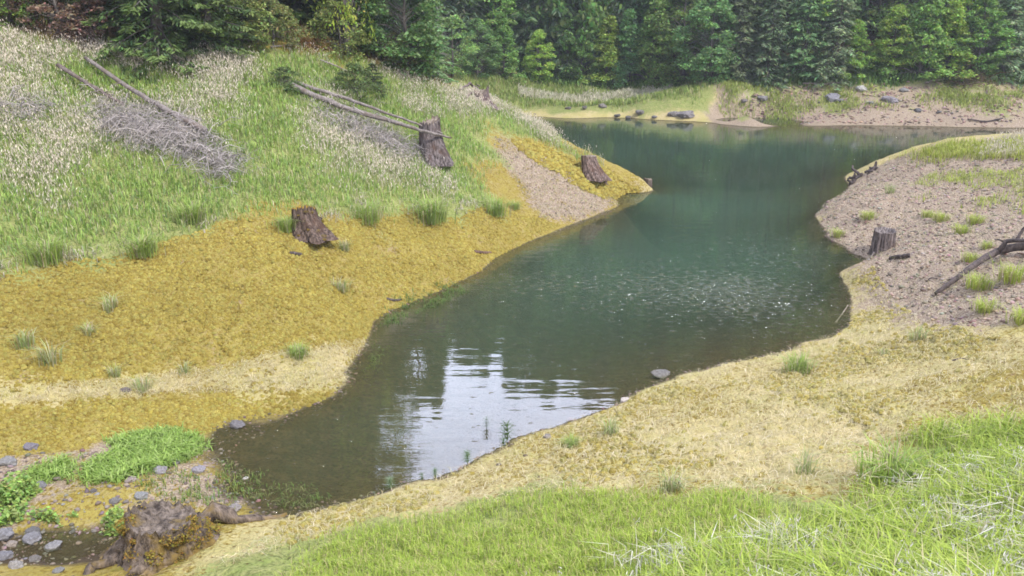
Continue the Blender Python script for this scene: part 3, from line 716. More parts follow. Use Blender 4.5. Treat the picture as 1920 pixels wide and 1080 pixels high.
brush(575, 82, 1.0, 160, 'rusty orange dead branches on the earth bank', (.36, .19, .07), 'dead_bush', sag=.4, rad=.012)['category'] = 'bush'
brush(1808, 146, 1.8, 200, 'rusty brown dry bush at the foot of the far right wood', (.24, .17, .09), 'dead_bush', sag=.2, rad=.03)['category'] = 'bush'

# ------------------------------------------------------------------ stumps
def stump(u, v, rt, hgt_, flare, label, seed, sweep=(0, 0), cut=M_CUT, bark=M_STUMP, jag=.08, lobes=5, notch=None, rough=1., group='old cut stumps', hollow=.05, sink=.25, roots=(), moss=0, tint=(1, 1, 1), z=None, nm='tree_stump', ft=2.4):
    p = hit(u, v)
    if z is not None: p = atz(u, v, z)
    r = np.random.default_rng(seed); K, J = 72, 22; th = np.arange(K) * 2 * np.pi / K
    ph = r.uniform(0, 6.28, 4); lob = .5 + .5 * np.cos(lobes * th + ph[0] + .7 * np.sin(2 * th + ph[1]))
    flute = sum(np.sin(k * th + r.uniform(0, 6.28)) / k ** .6 for k in (7, 11, 16, 23)) * .045
    oval = 1 + .08 * np.cos(2 * th + ph[2]) + .05 * np.cos(3 * th + ph[3])
    top = hgt_ * (1 + jag * (np.cos(th + ph[1]) + .6 * np.sin(2 * th + ph[3])) + jag * .5 * r.normal(size=K))
    V = []
    for j in range(J):
        f = j / (J - 1); zz = -sink + (top + sink) * f; q = np.clip((zz + sink) / (hgt_ + sink), 0, 1.3)
        rad = rt * oval * (1 + flute * (1 + 1.5 * (1 - f)) + .03 * rough * r.normal(size=K) * (.4 + (1 - f))) + flare * np.clip(1 - q, 0, 1) ** ft * (.45 + .9 * lob)
        if notch: rad = rad * (1 - notch[2] * np.exp(-((th - notch[0] + np.pi) % (2 * np.pi) - np.pi) ** 2 / notch[1] ** 2) * sstep(.95, .6, q))
        off = np.clip(1 - q, 0, 1) ** 1.7
        V.append(np.stack([np.cos(th) * rad + sweep[0] * off, np.sin(th) * rad + sweep[1] * off, zz], 1))
    Vt = V[-1]; b = Bag(); V = np.concatenate(V); i = np.arange(J - 1)[:, None] * K; j = np.arange(K)[None]; j2 = (j + 1) % K
    sh = np.repeat((.75 + .5 * r.random(K))[None], J, 0).ravel()[:, None] * np.array(tint)
    b.add(V, None, np.stack([i + j, i + j2, i + K + j2, i + K + j], -1).reshape(-1, 4), sh)
    for (pts, r0) in roots:
        W = []
        for (ru, rv, dz) in pts:
            g = hit(ru, rv); W.append(g - p + [0, 0, dz])
        W = np.array(W); tt = np.linspace(0, 1, 9); si = np.linspace(0, 1, len(W)); W = np.stack([np.interp(tt, si, W[:, k]) for k in range(3)], 1) + r.normal(size=(9, 3)) * r0 * .34
        tube(b, W, r0 * np.linspace(1, .3, 9) * r.uniform(.7, 1.25, 9), 9, tint)
    e = link(nm, None); e.location = p
    link('bark', b.build('bark', True), bark, e)
    c = Bag(); inner = [Vt]
    for f, dz in ((.97, .0), (.85, -hollow * .6), (.6, -hollow), (.3, -hollow * 1.1)):
        cc = Vt.mean(0); q = cc + (Vt - cc) * [f, f, .55 * f]; q[:, 2] += dz + .012 * r.normal(size=K); inner.append(q)
    V2 = np.concatenate(inner + [Vt.mean(0)[None] - [0, 0, hollow * 1.1]]); m = len(inner); i = np.arange(m - 1)[:, None] * K
    T = [( (m - 1) * K + q, (m - 1) * K + (q + 1) % K, m * K) for q in range(K)]
    V2[:K, 2] += .002
    c.add(V2, T, np.stack([i + j, i + j2, i + K + j2, i + K + j], -1).reshape(-1, 4), (1, 1, 1))
    link('cut_top', c.build('cut_top', True), cut, e)
    if moss:
        for q in range(moss):
            bm_ = Bag()
            a = r.uniform(0, 2 * np.pi); f = r.uniform(.05, 1); k = int(a / (2 * np.pi) * K) % K; jj = int(f * (J - 1)); c0 = V[jj * K + k]
            s = rt * r.uniform(.12, .34); d = r.normal(size=(140, 3)); d /= np.linalg.norm(d, axis=1)[:, None]
            P = c0 + d * s * [1, 1, .55] * r.random((140, 1)) ** .3
            leafquads(bm_, P, max(.02, rt * .07), .6, leafcol((.27, .195, .04), 140, r, .3), r)
            link('moss_patch', bm_.build('moss_patch'), M_DRY, e)
    return tag(e, label, 'tree stump', group)
stump(806, 292, .35, 1.20, .22, 'tall grey fluted stump under the ends of the paired logs', 1, (.28, -.35), jag=.10, roots=[([(815, 300, .15), (828, 312, .08), (838, 322, .0)], .13)], tint=(.72, .70, .72), ft=1.6)
stump(1103, 322, .30, .66, .20, 'brown stump with a clean flat top on the point of the spur', 2, (.38, -.4), jag=.04, hollow=.01, roots=[([(1118, 328, .2), (1130, 340, .1), (1140, 352, 0)], .2)], tint=(.85, .72, .65), ft=1.5)
stump(572, 426, .30, .54, .26, 'stump with a golden moss cap at the edge of the green grass', 3, (.34, -.25), cut=M_MOSS, jag=.12, roots=[([(582, 430, .25), (596, 442, .14), (610, 455, 0)], .17)], tint=(.62, .52, .44), moss=26, ft=1.6)
stump(1214, 352, .17, .40, .03, 'smallest dark stump standing in water off the tip of the spur', 4, z=-.05, jag=.1, tint=(.6, .55, .5))
stump(1654, 466, .34, .60, .06, 'short grey hollow stump on the right gravel shore', 5, jag=.05, hollow=.12, cut=M_STUMP, tint=(.85, .82, .82), roots=[([(1644, 462, .25), (1638, 476, .06), (1630, 488, 0)], .06)])
stump(312, 1034, .47, .56, .52, 'big rotten moss covered stump with spreading roots at the lower left', 6, (.0, -.12), cut=M_ROT, bark=M_ROT, jag=.17, lobes=5, hollow=.07, ft=1.7, tint=(.95, .92, .9), moss=60, rough=2.2, notch=(-.75, .33, .5),
      roots=[([(360, 990, .20), (420, 982, .05), (480, 974, .0), (535, 968, -.06)], .15), ([(250, 1030, .2), (200, 1060, .06), (130, 1092, -.04)], .13), ([(330, 1050, .1), (270, 1075, .05), (215, 1085, -.04)], .10)])
stump(903, 192, .30, .50, .35, 'gnarled purplish root mass on the skyline of the spur', 7, (.1, -.2), jag=.3, lobes=7, roots=[([(895, 178, .5), (880, 176, .45), (862, 182, .25)], .08), ([(898, 182, .3), (885, 186, .3), (872, 192, .1)], .07), ([(905, 186, .35), (915, 190, .2), (922, 204, 0)], .09), ([(900, 176, .55), (892, 170, .5)], .07)], tint=(.95, .85, .9))
def cluster(pts, label, rad, seed):
    r = np.random.default_rng(seed); b = Bag(); p0 = hit(*pts[0])
    for u, v in pts:
        p = hit(u, v) - p0
        for q in range(3):
            d = r.normal(size=3) * [.25, .2, .1] + [0, 0, r.uniform(.12, .5)]; tt = np.linspace(0, 1, 5)[:, None]
            tube(b, p + [0, 0, -.1] + d * tt + r.normal(size=(5, 3)) * .035, rad * np.linspace(1.2, .45, 5), 6, np.full(3, r.uniform(.7, 1.3)))
        d = r.normal(size=3) * [.5, .3, .04]; tt = np.linspace(-.5, .6, 6)[:, None]; tube(b, p + [0, 0, .08] + d * tt + r.normal(size=(6, 3)) * .03, rad * .8, 6)
    o = link('driftwood', b.build('driftwood'), M_DARKLOG); o.location = p0
    return tag(o, label, 'driftwood', 'dark driftwood on the right shore')
cluster([(1598, 345), (1606, 336), (1614, 330)], 'dark jagged driftwood at the waterline below the right mound', .085, 1)
cluster([(1630, 325), (1640, 318)], 'smaller black driftwood snag just above the jagged driftwood', .08, 2)

# ------------------------------------------------------------------ fallen logs
def above(u, v, dv):
    p = hit(u, v + dv); d = ray(u, v); return C0 + d * (p[1] / d[1])
def log(name, pts, r0, r1, label, m=None, group='fallen logs', stubs=0, seed=0, c=(1, 1, 1), extra=(), cat='log'):
    r = np.random.default_rng(seed); W = np.array([above(*q) for q in pts]); p0 = W[0].copy(); W = W - p0
    s = np.linspace(0, 1, len(W)); t = np.linspace(0, 1, 18); P = np.stack([np.interp(t, s, W[:, k]) for k in range(3)], 1)
    for _ in range(2): P[1:-1] = (P[:-2] + P[1:-1] * 2 + P[2:]) / 4
    P += r.normal(size=P.shape) * r0 * .12; b = Bag()
    rad = np.linspace(r0, r1, 18) * r.uniform(.93, 1.08, 18); tube(b, P, rad, 9, c)
    o = link(name, b.build(name, True), m or M_LOG); o.location = p0
    if stubs:
        for q in range(stubs):
            sb = Bag(); k = r.integers(1, 16); d = r.normal(size=3); d[2] = -abs(d[2]) * .4 + .2; d /= np.linalg.norm(d); l = r.uniform(.15, .55)
            tube(sb, [P[k], P[k] + d * l * .5, P[k] + d * l + [0, 0, -.08]], [rad[k] * .4, rad[k] * .25, .004], 5, c); link('branch', sb.build('branch'), m or M_LOG, o)
    for pts2, a, b2 in extra:
        sb = Bag(); W = np.array([above(*q) for q in pts2]) - p0; t2 = np.linspace(0, 1, 10); s2 = np.linspace(0, 1, len(W)); Q = np.stack([np.interp(t2, s2, W[:, k]) for k in range(3)], 1) + r.normal(size=(10, 3)) * a * .2
        tube(sb, Q, np.linspace(a, b2, 10), 7, c); link('branch', sb.build('branch', True), m or M_LOG, o)
    return tag(o, label, cat, group)
log('fallen_log', [(108, 122, 18), (170, 160, 20), (232, 196, 14)], .07, .045, 'shorter grey log leaning down the white grass at upper left', stubs=5, seed=1, c=(.75, .7, .68))
log('fallen_log', [(160, 108, 16), (240, 164, 22), (310, 205, 24), (386, 246, 18)], .06, .10, 'longer silver log right of the shorter log in the white grass', stubs=7, seed=2)
log('fallen_log', [(546, 160, 10), (640, 200, 22), (740, 230, 45), (800, 247, 66), (846, 259, 52)], .11, .03, 'thicker lower log of the pair crossing the tall grey stump', stubs=4, seed=3)
log('fallen_log', [(558, 156, 10), (660, 188, 26), (760, 224, 54), (830, 250, 60)], .07, .025, 'thinner upper log of the pair crossing the tall grey stump', stubs=3, seed=4)
log('fallen_log', [(508, 88, 4), (560, 82, 6), (625, 76, 8)], .035, .02, 'thin bleached pole below the orange earth bank', seed=5)
log('fallen_log', [(600, 112, 8), (632, 124, 10), (668, 142, 8)], .03, .02, 'thin white pole sloping above the low dark green bush', seed=6, c=(1.4, 1.4, 1.4))
log('fallen_log', [(918, 142, 4), (945, 134, 8), (968, 127, 10)], .09, .05, 'pale log propped at the foot of the far left wood', seed=7, c=(1.3, 1.3, 1.2))
log('fallen_log', [(1754, 550, 3), (1792, 524, 10), (1826, 496, 16), (1862, 474, 18), (1900, 462, 18), (1975, 458, 16)], .045, .12, 'dark twisted log with an upturned branch on the right slope', M_DARKLOG, seed=8,
    extra=[([(1872, 472, 16), (1888, 452, 30), (1925, 450, 36), (1970, 452, 36)], .06, .04), ([(1905, 452, 30), (1916, 432, 45), (1935, 415, 60)], .045, .03), ([(1890, 453, 30), (1866, 449, 32)], .03, .015)])
log('fallen_log', [(1670, 484, 2), (1688, 481, 4), (1706, 478, 4)], .06, .06, 'short dark chunk of wood right of the hollow stump', M_DARKLOG, seed=9)
log('fallen_stick', [(1736, 528, 1), (1745, 521, 5), (1758, 522, 2)], .022, .016, 'small curved black stick left of the dark twisted log', M_DARKLOG, seed=10, cat='stick')
log('fallen_stick', [(1566, 606, 0), (1578, 590, 3), (1590, 572, 4)], .02, .013, 'pale stick slanting out of the water at the right shore', M_LOG, seed=11, cat='stick', c=(1.2, 1.2, 1))
log('fallen_stick', [(1785, 676, 1), (1802, 671, 3), (1815, 674, 1)], .015, .01, 'tiny dark stick on the pale straw at the right edge', M_DARKLOG, seed=12, cat='stick')
log('fallen_log', [(725, 560, 1), (738, 563, 2), (752, 562, 1)], .035, .03, 'dark bit of wood at the shore beside the water plants', M_DARKLOG, seed=13)
log('fallen_log', [(545, 474, 1), (556, 476, 3), (566, 477, 1)], .05, .04, 'small dark wood chunk on the moss below the moss capped stump', M_DARKLOG, seed=14)
log('fallen_log', [(890, 472, 1), (905, 473, 3), (920, 474, 1)], .05, .04, 'brown wood piece on the moss right near the left waterline', M_DARKLOG, seed=15, c=(1.4, 1.1, .9))
log('fallen_log', [(1690, 190, 1), (1545, 158, 3)][1:] + [(1560, 155, 6), (1585, 156, 2)], .1, .07, 'bleached broken log lying below the grey drooping far trees', M_LOG, seed=16, c=(1.6, 1.6, 1.6))
log('fallen_log', [(1735, 156, 3), (1752, 150, 6), (1770, 148, 6)], .1, .05, 'bleached forked log on the far right scree', M_LOG, seed=17, c=(1.5, 1.4, 1.5), stubs=3)
log('fallen_log', [(1505, 157, 2), (1520, 156, 4), (1532, 157, 2)], .07, .05, 'short white log left of the bleached broken log', M_LOG, seed=18, c=(1.6, 1.5, 1.5))
log('fallen_log', [(1880, 222, 2), (1850, 228, 3), (1815, 224, 3)], .07, .05, 'dark log lying near the waterline of the far right shore', M_DARKLOG, seed=19)

# ------------------------------------------------------------------ rocks
def rockmesh(seed, flat=.6, sub=3):
    import bmesh
    r = np.random.default_rng(seed); bm = bmesh.new(); bmesh.ops.create_icosphere(bm, subdivisions=sub, radius=1)
    V = np.array([v.co for v in bm.verts]); pl = r.normal(size=(11, 3)); pl /= np.linalg.norm(pl, axis=1)[:, None]; dd_ = r.uniform(.62, .95, 11)
    for n_, d_ in zip(pl, dd_):
        s = V @ n_; V = V - np.maximum(s - d_, 0)[:, None] * n_ * .9
    V *= 1 + .07 * r.normal(size=(len(V), 1))
    V *= [1.1, .85, flat]
    for v, q in zip(bm.verts, V): v.co = q
    me = bpy.data.meshes.new('rock'); bm.to_mesh(me); bm.free(); return me
ROCKS = [rockmesh(i, f) for i, f in enumerate((.6, .5, .7, .55, .62))]
RK = [(62, 1012, 36, 'blue grey boulder in the creek at the lower left, nearest the leaves', (1, 1, 1.1)), (100, 1026, 34, 'smooth pale grey rock in the middle of the muddy creek', (1.15, 1.15, 1.2)), (6, 1005, 36, 'grey boulder cut by the left edge, upper one', (1, 1, 1.1)),
      (8, 1046, 30, 'grey boulder cut by the left edge, lower one', (.9, .9, 1)), (62, 998, 24, 'dark rock tucked behind the blue grey boulder', (.7, .7, .75)), (65, 1050, 22, 'brown grey rock below the pale grey creek rock', (.8, .75, .7)), (110, 1072, 24, 'flat grey rock at the bottom edge beside the creek', (1, 1, 1)),
      (30, 1062, 26, 'pale flat rock at the bottom left corner', (1.4, 1.35, 1.3)), (22, 1022, 20, 'small tan rock between the left edge boulders', (1.5, 1.3, 1.15)), (75, 915, 26, 'dark grey rock left of the low green plants', (.9, .9, .95)), (176, 922, 14, 'small dark rock on the mossy bar', (.6, .55, .55)),
      (446, 798, 30, 'dark rock at the corner where the moss meets water', (.75, .72, .78)), (236, 733, 18, 'dark rock lying on the lower left moss', (.7, .6, .6)), (58, 840, 26, 'half buried grey rock at the foot of the moss slope', (.9, .85, 1)), (15, 870, 30, 'flat grey slab at the left edge of the bar', (1.1, 1.1, 1.1)),
      (300, 884, 24, 'flat lavender stone on the mossy bar, left of its twin', (1.3, 1.25, 1.4)), (372, 882, 26, 'flat lavender stone on the mossy bar near the water', (1.25, 1.2, 1.35)), (328, 868, 18, 'grey stone behind the two lavender stones', (1, 1, 1)), (265, 932, 24, 'bluish stone behind the big rotten stump', (1.2, 1.25, 1.3)),
      (245, 902, 20, 'pinkish stone in a row on the mossy bar', (1.6, 1.35, 1.3)), (440, 955, 26, 'grey brown stone where the stump root meets water', (1.3, 1.2, 1.2)), (460, 898, 12, 'white pebble at the shallow water edge', (2.2, 2.1, 2.1)), (215, 940, 18, 'grey stone left of the bluish stone', (.9, .88, .9)),
      (1240, 706, 34, 'flat dark rock awash at the right shore', (.8, .78, .75)), (1172, 752, 16, 'small white stone at the near waterline', (2.6, 2.4, 2.3)), (1026, 820, 15, 'small grey stone on the near bank', (1.2, 1.1, 1.1)), (935, 872, 10, 'dark pebble on the near moss', (.6, .5, .4)),
      (985, 855, 8, 'tiny brown pebble on the near moss', (.7, .55, .4)), (1158, 218, 16, 'dark rock on the far sandy beach, left of the group', (.5, .48, .45)), (1200, 212, 22, 'largest grey rock on the far sandy beach', (.9, .85, .85)), (1178, 221, 14, 'low dark rock at the far waterline', (.5, .48, .45)), (1227, 220, 14, 'grey rock between the beach and the far rocky point', (.8, .78, .8)),
      (1130, 200, 18, 'brown grey rock high on the far beach', (.9, .85, .8)), (1096, 202, 12, 'small dark rock on the grass above the far beach', (.6, .58, .55)), (1065, 204, 14, 'dark rock at the left end of the far beach', (.6, .55, .5)), (1122, 226, 8, 'tiny dark rock in water off the far beach', (.4, .4, .4)), (1003, 214, 6, 'single dark stone by the far grassy shore', (.4, .4, .4)), (1180, 189, 20, 'dark flat rock on the far grass bank', (.6, .6, .6)),
      (1285, 218, 40, 'grey rock at the far rocky point', (.95, .9, .95)), (1262, 216, 24, 'smaller grey rock left of the far rocky point', (1, .95, .95)), (1560, 186, 44, 'blue grey boulder in the middle of the far right bank', (1, 1, 1.15)), (1576, 190, 26, 'grey slab right of the blue grey boulder', (.9, .9, 1)), (1615, 168, 32, 'pale grey boulder under the far wood', (1.7, 1.7, 1.65)),
      (1632, 194, 24, 'dark topped rock below the pale grey boulder', (1.2, 1.25, 1.2)), (1668, 190, 46, 'broad grey boulder on the far right bank', (1.15, 1.1, 1.25)), (1720, 209, 24, 'dark rock low on the far right bank', (.5, .5, .55)), (1760, 211, 18, 'dark grey rock right of the low dark rock', (.6, .6, .6)), (1695, 171, 26, 'grey rock beside the far scree', (1.1, 1.1, 1.1)), (1430, 186, 30, 'grey rock on the left part of the far right bank', (.9, .88, .9)), (1500, 212, 16, 'dark rock low on the far gravel', (.7, .65, .65)), (1395, 190, 20, 'brown rock beside the far dirt gully', (.8, .7, .7))]
for k, (u, v, wpx, lab, c) in enumerate(RK):
    p = hit(u, v)
    o = link('rock', ROCKS[k % 5], M_ROCK); s = wpx * pxm(p) / 2 * (1.05 if v > 240 else (.82 if u < 1350 else .62))
    o.location = p + [0, 0, s * .18]; o.rotation_euler = (rng.uniform(-.2, .2), rng.uniform(-.2, .2), rng.uniform(-.5, .5)); o.scale = (s, s, s * rng.uniform(.85, 1.15)); o.color = (*c, 1)
    tag(o, lab, 'rock', 'rocks around the inlet')
# loose gravel stones: nobody could count them
def stones(name, P, n, lo, hi, label, fn=None, tint=(1, 1, 1)):
    q = inside_pts(P, n, fn); z = hgt(q[:, 0], q[:, 1]); k = z > -.05; q, z = q[k], z[k]; N = len(q)
    t = (1 + 5 ** .5) / 2; I = np.array([(-1, t, 0), (1, t, 0), (-1, -t, 0), (1, -t, 0), (0, -1, t), (0, 1, t), (0, -1, -t), (0, 1, -t), (t, 0, -1), (t, 0, 1), (-t, 0, -1), (-t, 0, 1)]) / 1.9
    Fc = np.array([(0, 11, 5), (0, 5, 1), (0, 1, 7), (0, 7, 10), (0, 10, 11), (1, 5, 9), (5, 11, 4), (11, 10, 2), (10, 7, 6), (7, 1, 8), (3, 9, 4), (3, 4, 2), (3, 2, 6), (3, 6, 8), (3, 8, 9), (4, 9, 5), (2, 4, 11), (6, 2, 10), (8, 6, 7), (9, 8, 1)])
    s = lo + (hi - lo) * rng.random(N) ** 3; a = rng.uniform(0, 6.28, N)
    V = I[None] * (1 + .22 * rng.normal(size=(N, 12, 1))) * np.stack([s * rng.uniform(.8, 1.3, N), s * rng.uniform(.6, 1, N), s * rng.uniform(.35, .7, N)], 1)[:, None]
    V = np.stack([V[..., 0] * np.cos(a)[:, None] - V[..., 1] * np.sin(a)[:, None], V[..., 0] * np.sin(a)[:, None] + V[..., 1] * np.cos(a)[:, None], V[..., 2]], -1) + np.stack([q[:, 0], q[:, 1], z + s * .1], 1)[:, None]
    c = np.array([.43, .34, .275]) * tint * rng.uniform(.4, 1.35, (N, 1)) * (1 + .08 * rng.normal(size=(N, 3)))
    b = Bag(); b.add(V.reshape(-1, 3), (np.arange(N)[:, None, None] * 12 + Fc[None]).reshape(-1, 3), None, np.repeat(np.clip(c, .02, .8), 12, 0))
    return tag(link(name, b.build(name), M_DRY), label, 'gravel', None, 'stuff')
stones('gravel', P_RGRAV, 14000, .010, .070, 'loose pinkish grey stones on the right gravel slope')
stones('gravel', P_PATH, 2200, .010, .045, 'pinkish stones of the bare strip on the spur')
stones('gravel', P_BAR, 1000, .012, .055, 'mixed pebbles among moss on the creek bar', None, (.72, .74, .78))
P_FARG = np.array([(15.2, 60.7), (25, 59.4), (36, 57.6), (46, 56.5), (46, 66), (36, 64), (26, 65.5), (19, 66.5)])
stones('gravel', P_FARG, 6000, .025, .15, 'grey and pink stones of the far right shore', None, (1., .93, .95))

# ------------------------------------------------------------------ grass
def grass(name, q, h, wd, cols, wts, label, lean=(.05, .4), bend=(.05, .5), tip=None, clump=0., up=0., cat='grass', matl=None):
    if clump:
        q = q[rng.integers(0, max(1, len(q) // 9), len(q))] + rng.normal(size=q.shape) * clump
    N = len(q); z = hgt(q[:, 0], q[:, 1]); B = np.stack([q[:, 0], q[:, 1], z - .02], 1)
    ci = rng.choice(len(cols), N, p=np.array(wts) / sum(wts)); c = np.array(cols)[ci] * rng.uniform(.75, 1.25, (N, 1))
    hh = rng.uniform(h[0], h[1], N); b = Bag()
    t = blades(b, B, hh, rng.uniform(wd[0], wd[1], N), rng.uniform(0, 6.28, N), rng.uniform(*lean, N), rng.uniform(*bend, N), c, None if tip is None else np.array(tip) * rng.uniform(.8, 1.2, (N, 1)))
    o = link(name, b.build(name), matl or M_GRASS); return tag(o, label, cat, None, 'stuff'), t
def heads(name, T, s, col, label, up=1.6, thin=.13):
    N = len(T); b = Bag(); a = rng.normal(size=(N, 3)) * .5; a[:, 2] = np.abs(a[:, 2]) + up * .4; a /= np.linalg.norm(a, axis=1)[:, None]
    x = np.cross(a, rng.normal(size=(N, 3))); x /= np.linalg.norm(x, axis=1)[:, None]; y = np.cross(a, x); l = (s * rng.uniform(.6, 1.4, N))[:, None]
    for d in (x, y):
        V = np.stack([T - a * l * .5, T - d * l * thin, T + a * l * .7, T + d * l * thin], 1).reshape(-1, 3)
        b.add(V, None, np.arange(N)[:, None] * 4 + [0, 1, 2, 3], np.repeat(np.array(col) * rng.uniform(.75, 1.2, (N, 1)), 4, 0))
    return tag(link(name, b.build(name), M_DRY), label, 'grass', None, 'stuff')
def den_green(x, y, s): return np.clip(.25 + s * .6, 0, 1)
GREENS = [(.31, .46, .10), (.39, .53, .13), (.28, .42, .15), (.50, .49, .24), (.55, .49, .32)]
qa = inside_pts(P_LEFTGRASS, 70000, den_green)
za = hgt(qa[:, 0], qa[:, 1])
grass('grass', qa, (.12, .34), (.014, .03), GREENS, (4, 4, 2, 1.6, .8), 'green grass covering the left slope above the moss', clump=.16)
BRP = [hit(b_[0], b_[1])[:2] for b_ in BR]
def near_brush(x, y):
    return np.max([np.exp(-((x - p[0]) ** 2 + (y - p[1]) ** 2) / (b_[2] * .75) ** 2) for p, b_ in zip(BRP, BR)], axis=0)
def den_white(x, y, s):
    z = hgt(x, y); nn = fbm(x * .5, y * .5, 77, 3)
    return np.clip(sstep(3.2, 4.8, z + (nn - .5) * 3.4 + sstep(-7, -3, x) * 1.3) * sstep(.36, .66, nn) * sstep(0, .5, s) * (1 - .85 * near_brush(x, y)), 0, 1)
qw = inside_pts(P_LEFTGRASS, 24000, den_white)
_, tw = grass('dry_grass', qw, (.2, .46), (.008, .016), [(.58, .53, .38), (.64, .57, .47), (.40, .46, .2)], (3, 3, 2), 'pale dry stalks standing through the left slope grass', clump=.22, bend=(.1, .5))
heads('seed_heads', tw + rng.normal(size=tw.shape) * .02, .068, (.86, .77, .66), 'whitish seed heads scattered over the upper left slope')
qc = inside_pts(poly([(930, 212), (965, 222), (1060, 270), (1135, 312), (1120, 306), (1040, 262), (965, 212), (900, 190)]), 3500)
_, tcr = grass('dry_grass', qc, (.25, .55), (.015, .03), [(.55, .50, .33), (.30, .34, .12), (.40, .42, .2)], (3, 2, 2), 'pale grass fringe along the lake side crest of the spur', clump=.15)
heads('seed_heads', tcr[::2], .09, (.72, .64, .52), 'whitish seed heads on the crest fringe')
# pale thatch hanging over the lower edge of the slope grass
qth = inside_pts(P_LEFTGRASS, 2600, lambda x, y, s: sstep(.5, .1, s) * (y < np.interp(x, [-14, -8, -3, 0], [21.5, 23.5, 27, 29])) * sstep(.42, .6, fbm(x * 1.3, y * 1.3, 88, 2)))
grass('dry_grass', qth, (.12, .3), (.012, .026), [(.60, .53, .42), (.52, .46, .33), (.66, .60, .50)], (3, 2, 2), 'pale dry thatch along the lower edge of the slope grass', lean=(.2, .7), bend=(.4, 1.), clump=.12)
# near bank grass
def den_fg(x, y, s): return np.clip(.02 + s * .4 + (fbm(x * .9, y * .9, 55, 3) - .5) * 1.5, .0, 1)
FG = [(.39, .52, .085), (.46, .57, .10), (.33, .45, .09), (.54, .52, .20), (.60, .50, .27)]
qf = inside_pts(P_FGREEN, 95000, den_fg)
grass('grass', qf, (.07, .20), (.005, .010), FG, (4, 4, 2, 1.6, 1.3), 'fresh green grass on the near bank', clump=.1)
P_TALL = poly([(1640, 880), (1700, 815), (1900, 790), (2100, 800), (2150, 1300), (1100, 1300), (1200, 1090), (1420, 1000), (1560, 965)])
qt = inside_pts(P_TALL, 14000, lambda x, y, s: np.clip(.03 + s * .45 + (fbm(x * 1.1, y * 1.1, 58, 3) - .5) * 1.2, 0, 1))
grass('tall_grass', qt, (.22, .50), (.009, .017), [(.36, .47, .075), (.45, .55, .10), (.29, .40, .085), (.50, .52, .2), (.54, .49, .28)], (4, 4, 2, 1.4, 1), 'long bright green grass blades in the near right corner', bend=(.1, .7), clump=.09)
P_PALE = poly([(1560, 1000), (1720, 915), (1850, 900), (2060, 900), (2100, 1300), (1000, 1300), (1020, 1090), (1350, 1050)])
qp = inside_pts(P_PALE, 1700, lambda x, y, s: sstep(.42, .6, fbm(x * 1.5, y * 1.5, 61, 2)))
_, tp_ = grass('dry_grass', qp, (.25, .5), (.008, .018), [(.68, .65, .50), (.55, .58, .36), (.76, .73, .64)], (3, 2, 2), 'bleached bent grass blades among the near right grass', lean=(.03, .3), bend=(.25, .95), clump=.12)
heads('seed_heads', np.concatenate([tp_[::3] + rng.normal(size=tp_[::3].shape) * .025 for _ in range(7)]), .03, (.80, .76, .72), 'white seed heads on the bleached near grass')
# right mound
P_MG = poly([(1680, 300), (1745, 276), (1850, 268), (2000, 258), (2040, 330), (1900, 300), (1800, 300), (1730, 312)])
qm = inside_pts(P_MG, 9000, lambda x, y, s: np.clip(.2 + s, 0, 1))
_, tm_ = grass('grass', qm, (.18, .42), (.015, .03), [(.48, .54, .10), (.40, .48, .09), (.62, .58, .25)], (3, 3, 2), 'yellowish green grass on top of the right mound', clump=.16)
P_MW = poly([(1830, 300), (1860, 266), (1960, 255), (2000, 275), (1900, 300)])
qmw = inside_pts(P_MW, 900); _, tmw = grass('dry_grass', qmw, (.3, .5), (.012, .02), [(.62, .56, .42)], (1,), 'pale dry grass at the right edge of the mound top', clump=.14)
heads('seed_heads', tmw, .09, (.75, .68, .58), 'whitish seed heads at the right edge of the mound top')
P_MS = poly([(1720, 345), (1760, 310), (1930, 300), (1980, 420), (1900, 380), (1800, 400), (1740, 420)])
qms = inside_pts(P_MS, 2600, lambda x, y, s: sstep(.52, .62, fbm(x * .9, y * .9, 91, 2)))
grass('grass', qms, (.1, .26), (.012, .025), [(.48, .54, .12), (.40, .48, .11)], (1, 1), 'sparse yellow green grass dotted on the right gravel slope', clump=.14)
# far bank
P_FL = np.array([(-3, 67), (3, 66.2), (9.5, 65.0), (13.5, 64.2), (15.5, 66.5), (13, 74.5), (8, 76), (0, 77.5), (-6, 75)])
qfl = inside_pts(P_FL, 16000, lambda x, y, s: np.clip(.15 + s * .5, 0, 1))
_, tf = grass('grass', qfl, (.2, .6), (.03, .07), [(.32, .42, .11), (.38, .45, .14), (.25, .37, .09), (.52, .48, .25)], (3, 3, 2, 2), 'green grass on the far left bank above the beach', clump=.4)
sel = tf[(np.abs(tf[:, 1] - 70.2 - .12 * (tf[:, 0] - 5)) < 1.4) & (tf[:, 0] > .5) & (tf[:, 0] < 13)]
heads('seed_heads', sel, .22, (.70, .66, .52), 'pale seed heads in a band across the far left bank')
P_FR = np.array([(15.6, 63.4), (20, 62.4), (30, 61.0), (37, 59.6), (46, 59), (46, 63.5), (37, 62.8), (28, 64.3), (20, 65.5), (16.5, 67.2)])
qfr = inside_pts(P_FR, 9000, lambda x, y, s: sstep(.42, .58, fbm(x * .5, y * .8, 93, 3)))
grass('grass', qfr, (.15, .45), (.03, .07), [(.44, .50, .13), (.36, .45, .11), (.52, .50, .24)], (3, 3, 1), 'yellowish grass patches among the far right rocks', clump=.35)
P_FE = np.array([(-6, 76), (0, 76.2), (8, 74.8), (12.5, 73.4), (17.5, 67.4), (26, 65.4), (37, 64.4), (47, 64), (47, 67), (37, 67.5), (26, 68.2), (18.5, 70), (13, 77), (0, 80), (-6, 80)])
qfe = inside_pts(P_FE, 14000)
grass('undergrowth', qfe, (.25, .9), (.08, .18), [(.15, .27, .06), (.21, .33, .07), (.12, .21, .05)], (3, 2, 2), 'low green undergrowth along the foot of the far wood', clump=.4, cat='undergrowth')
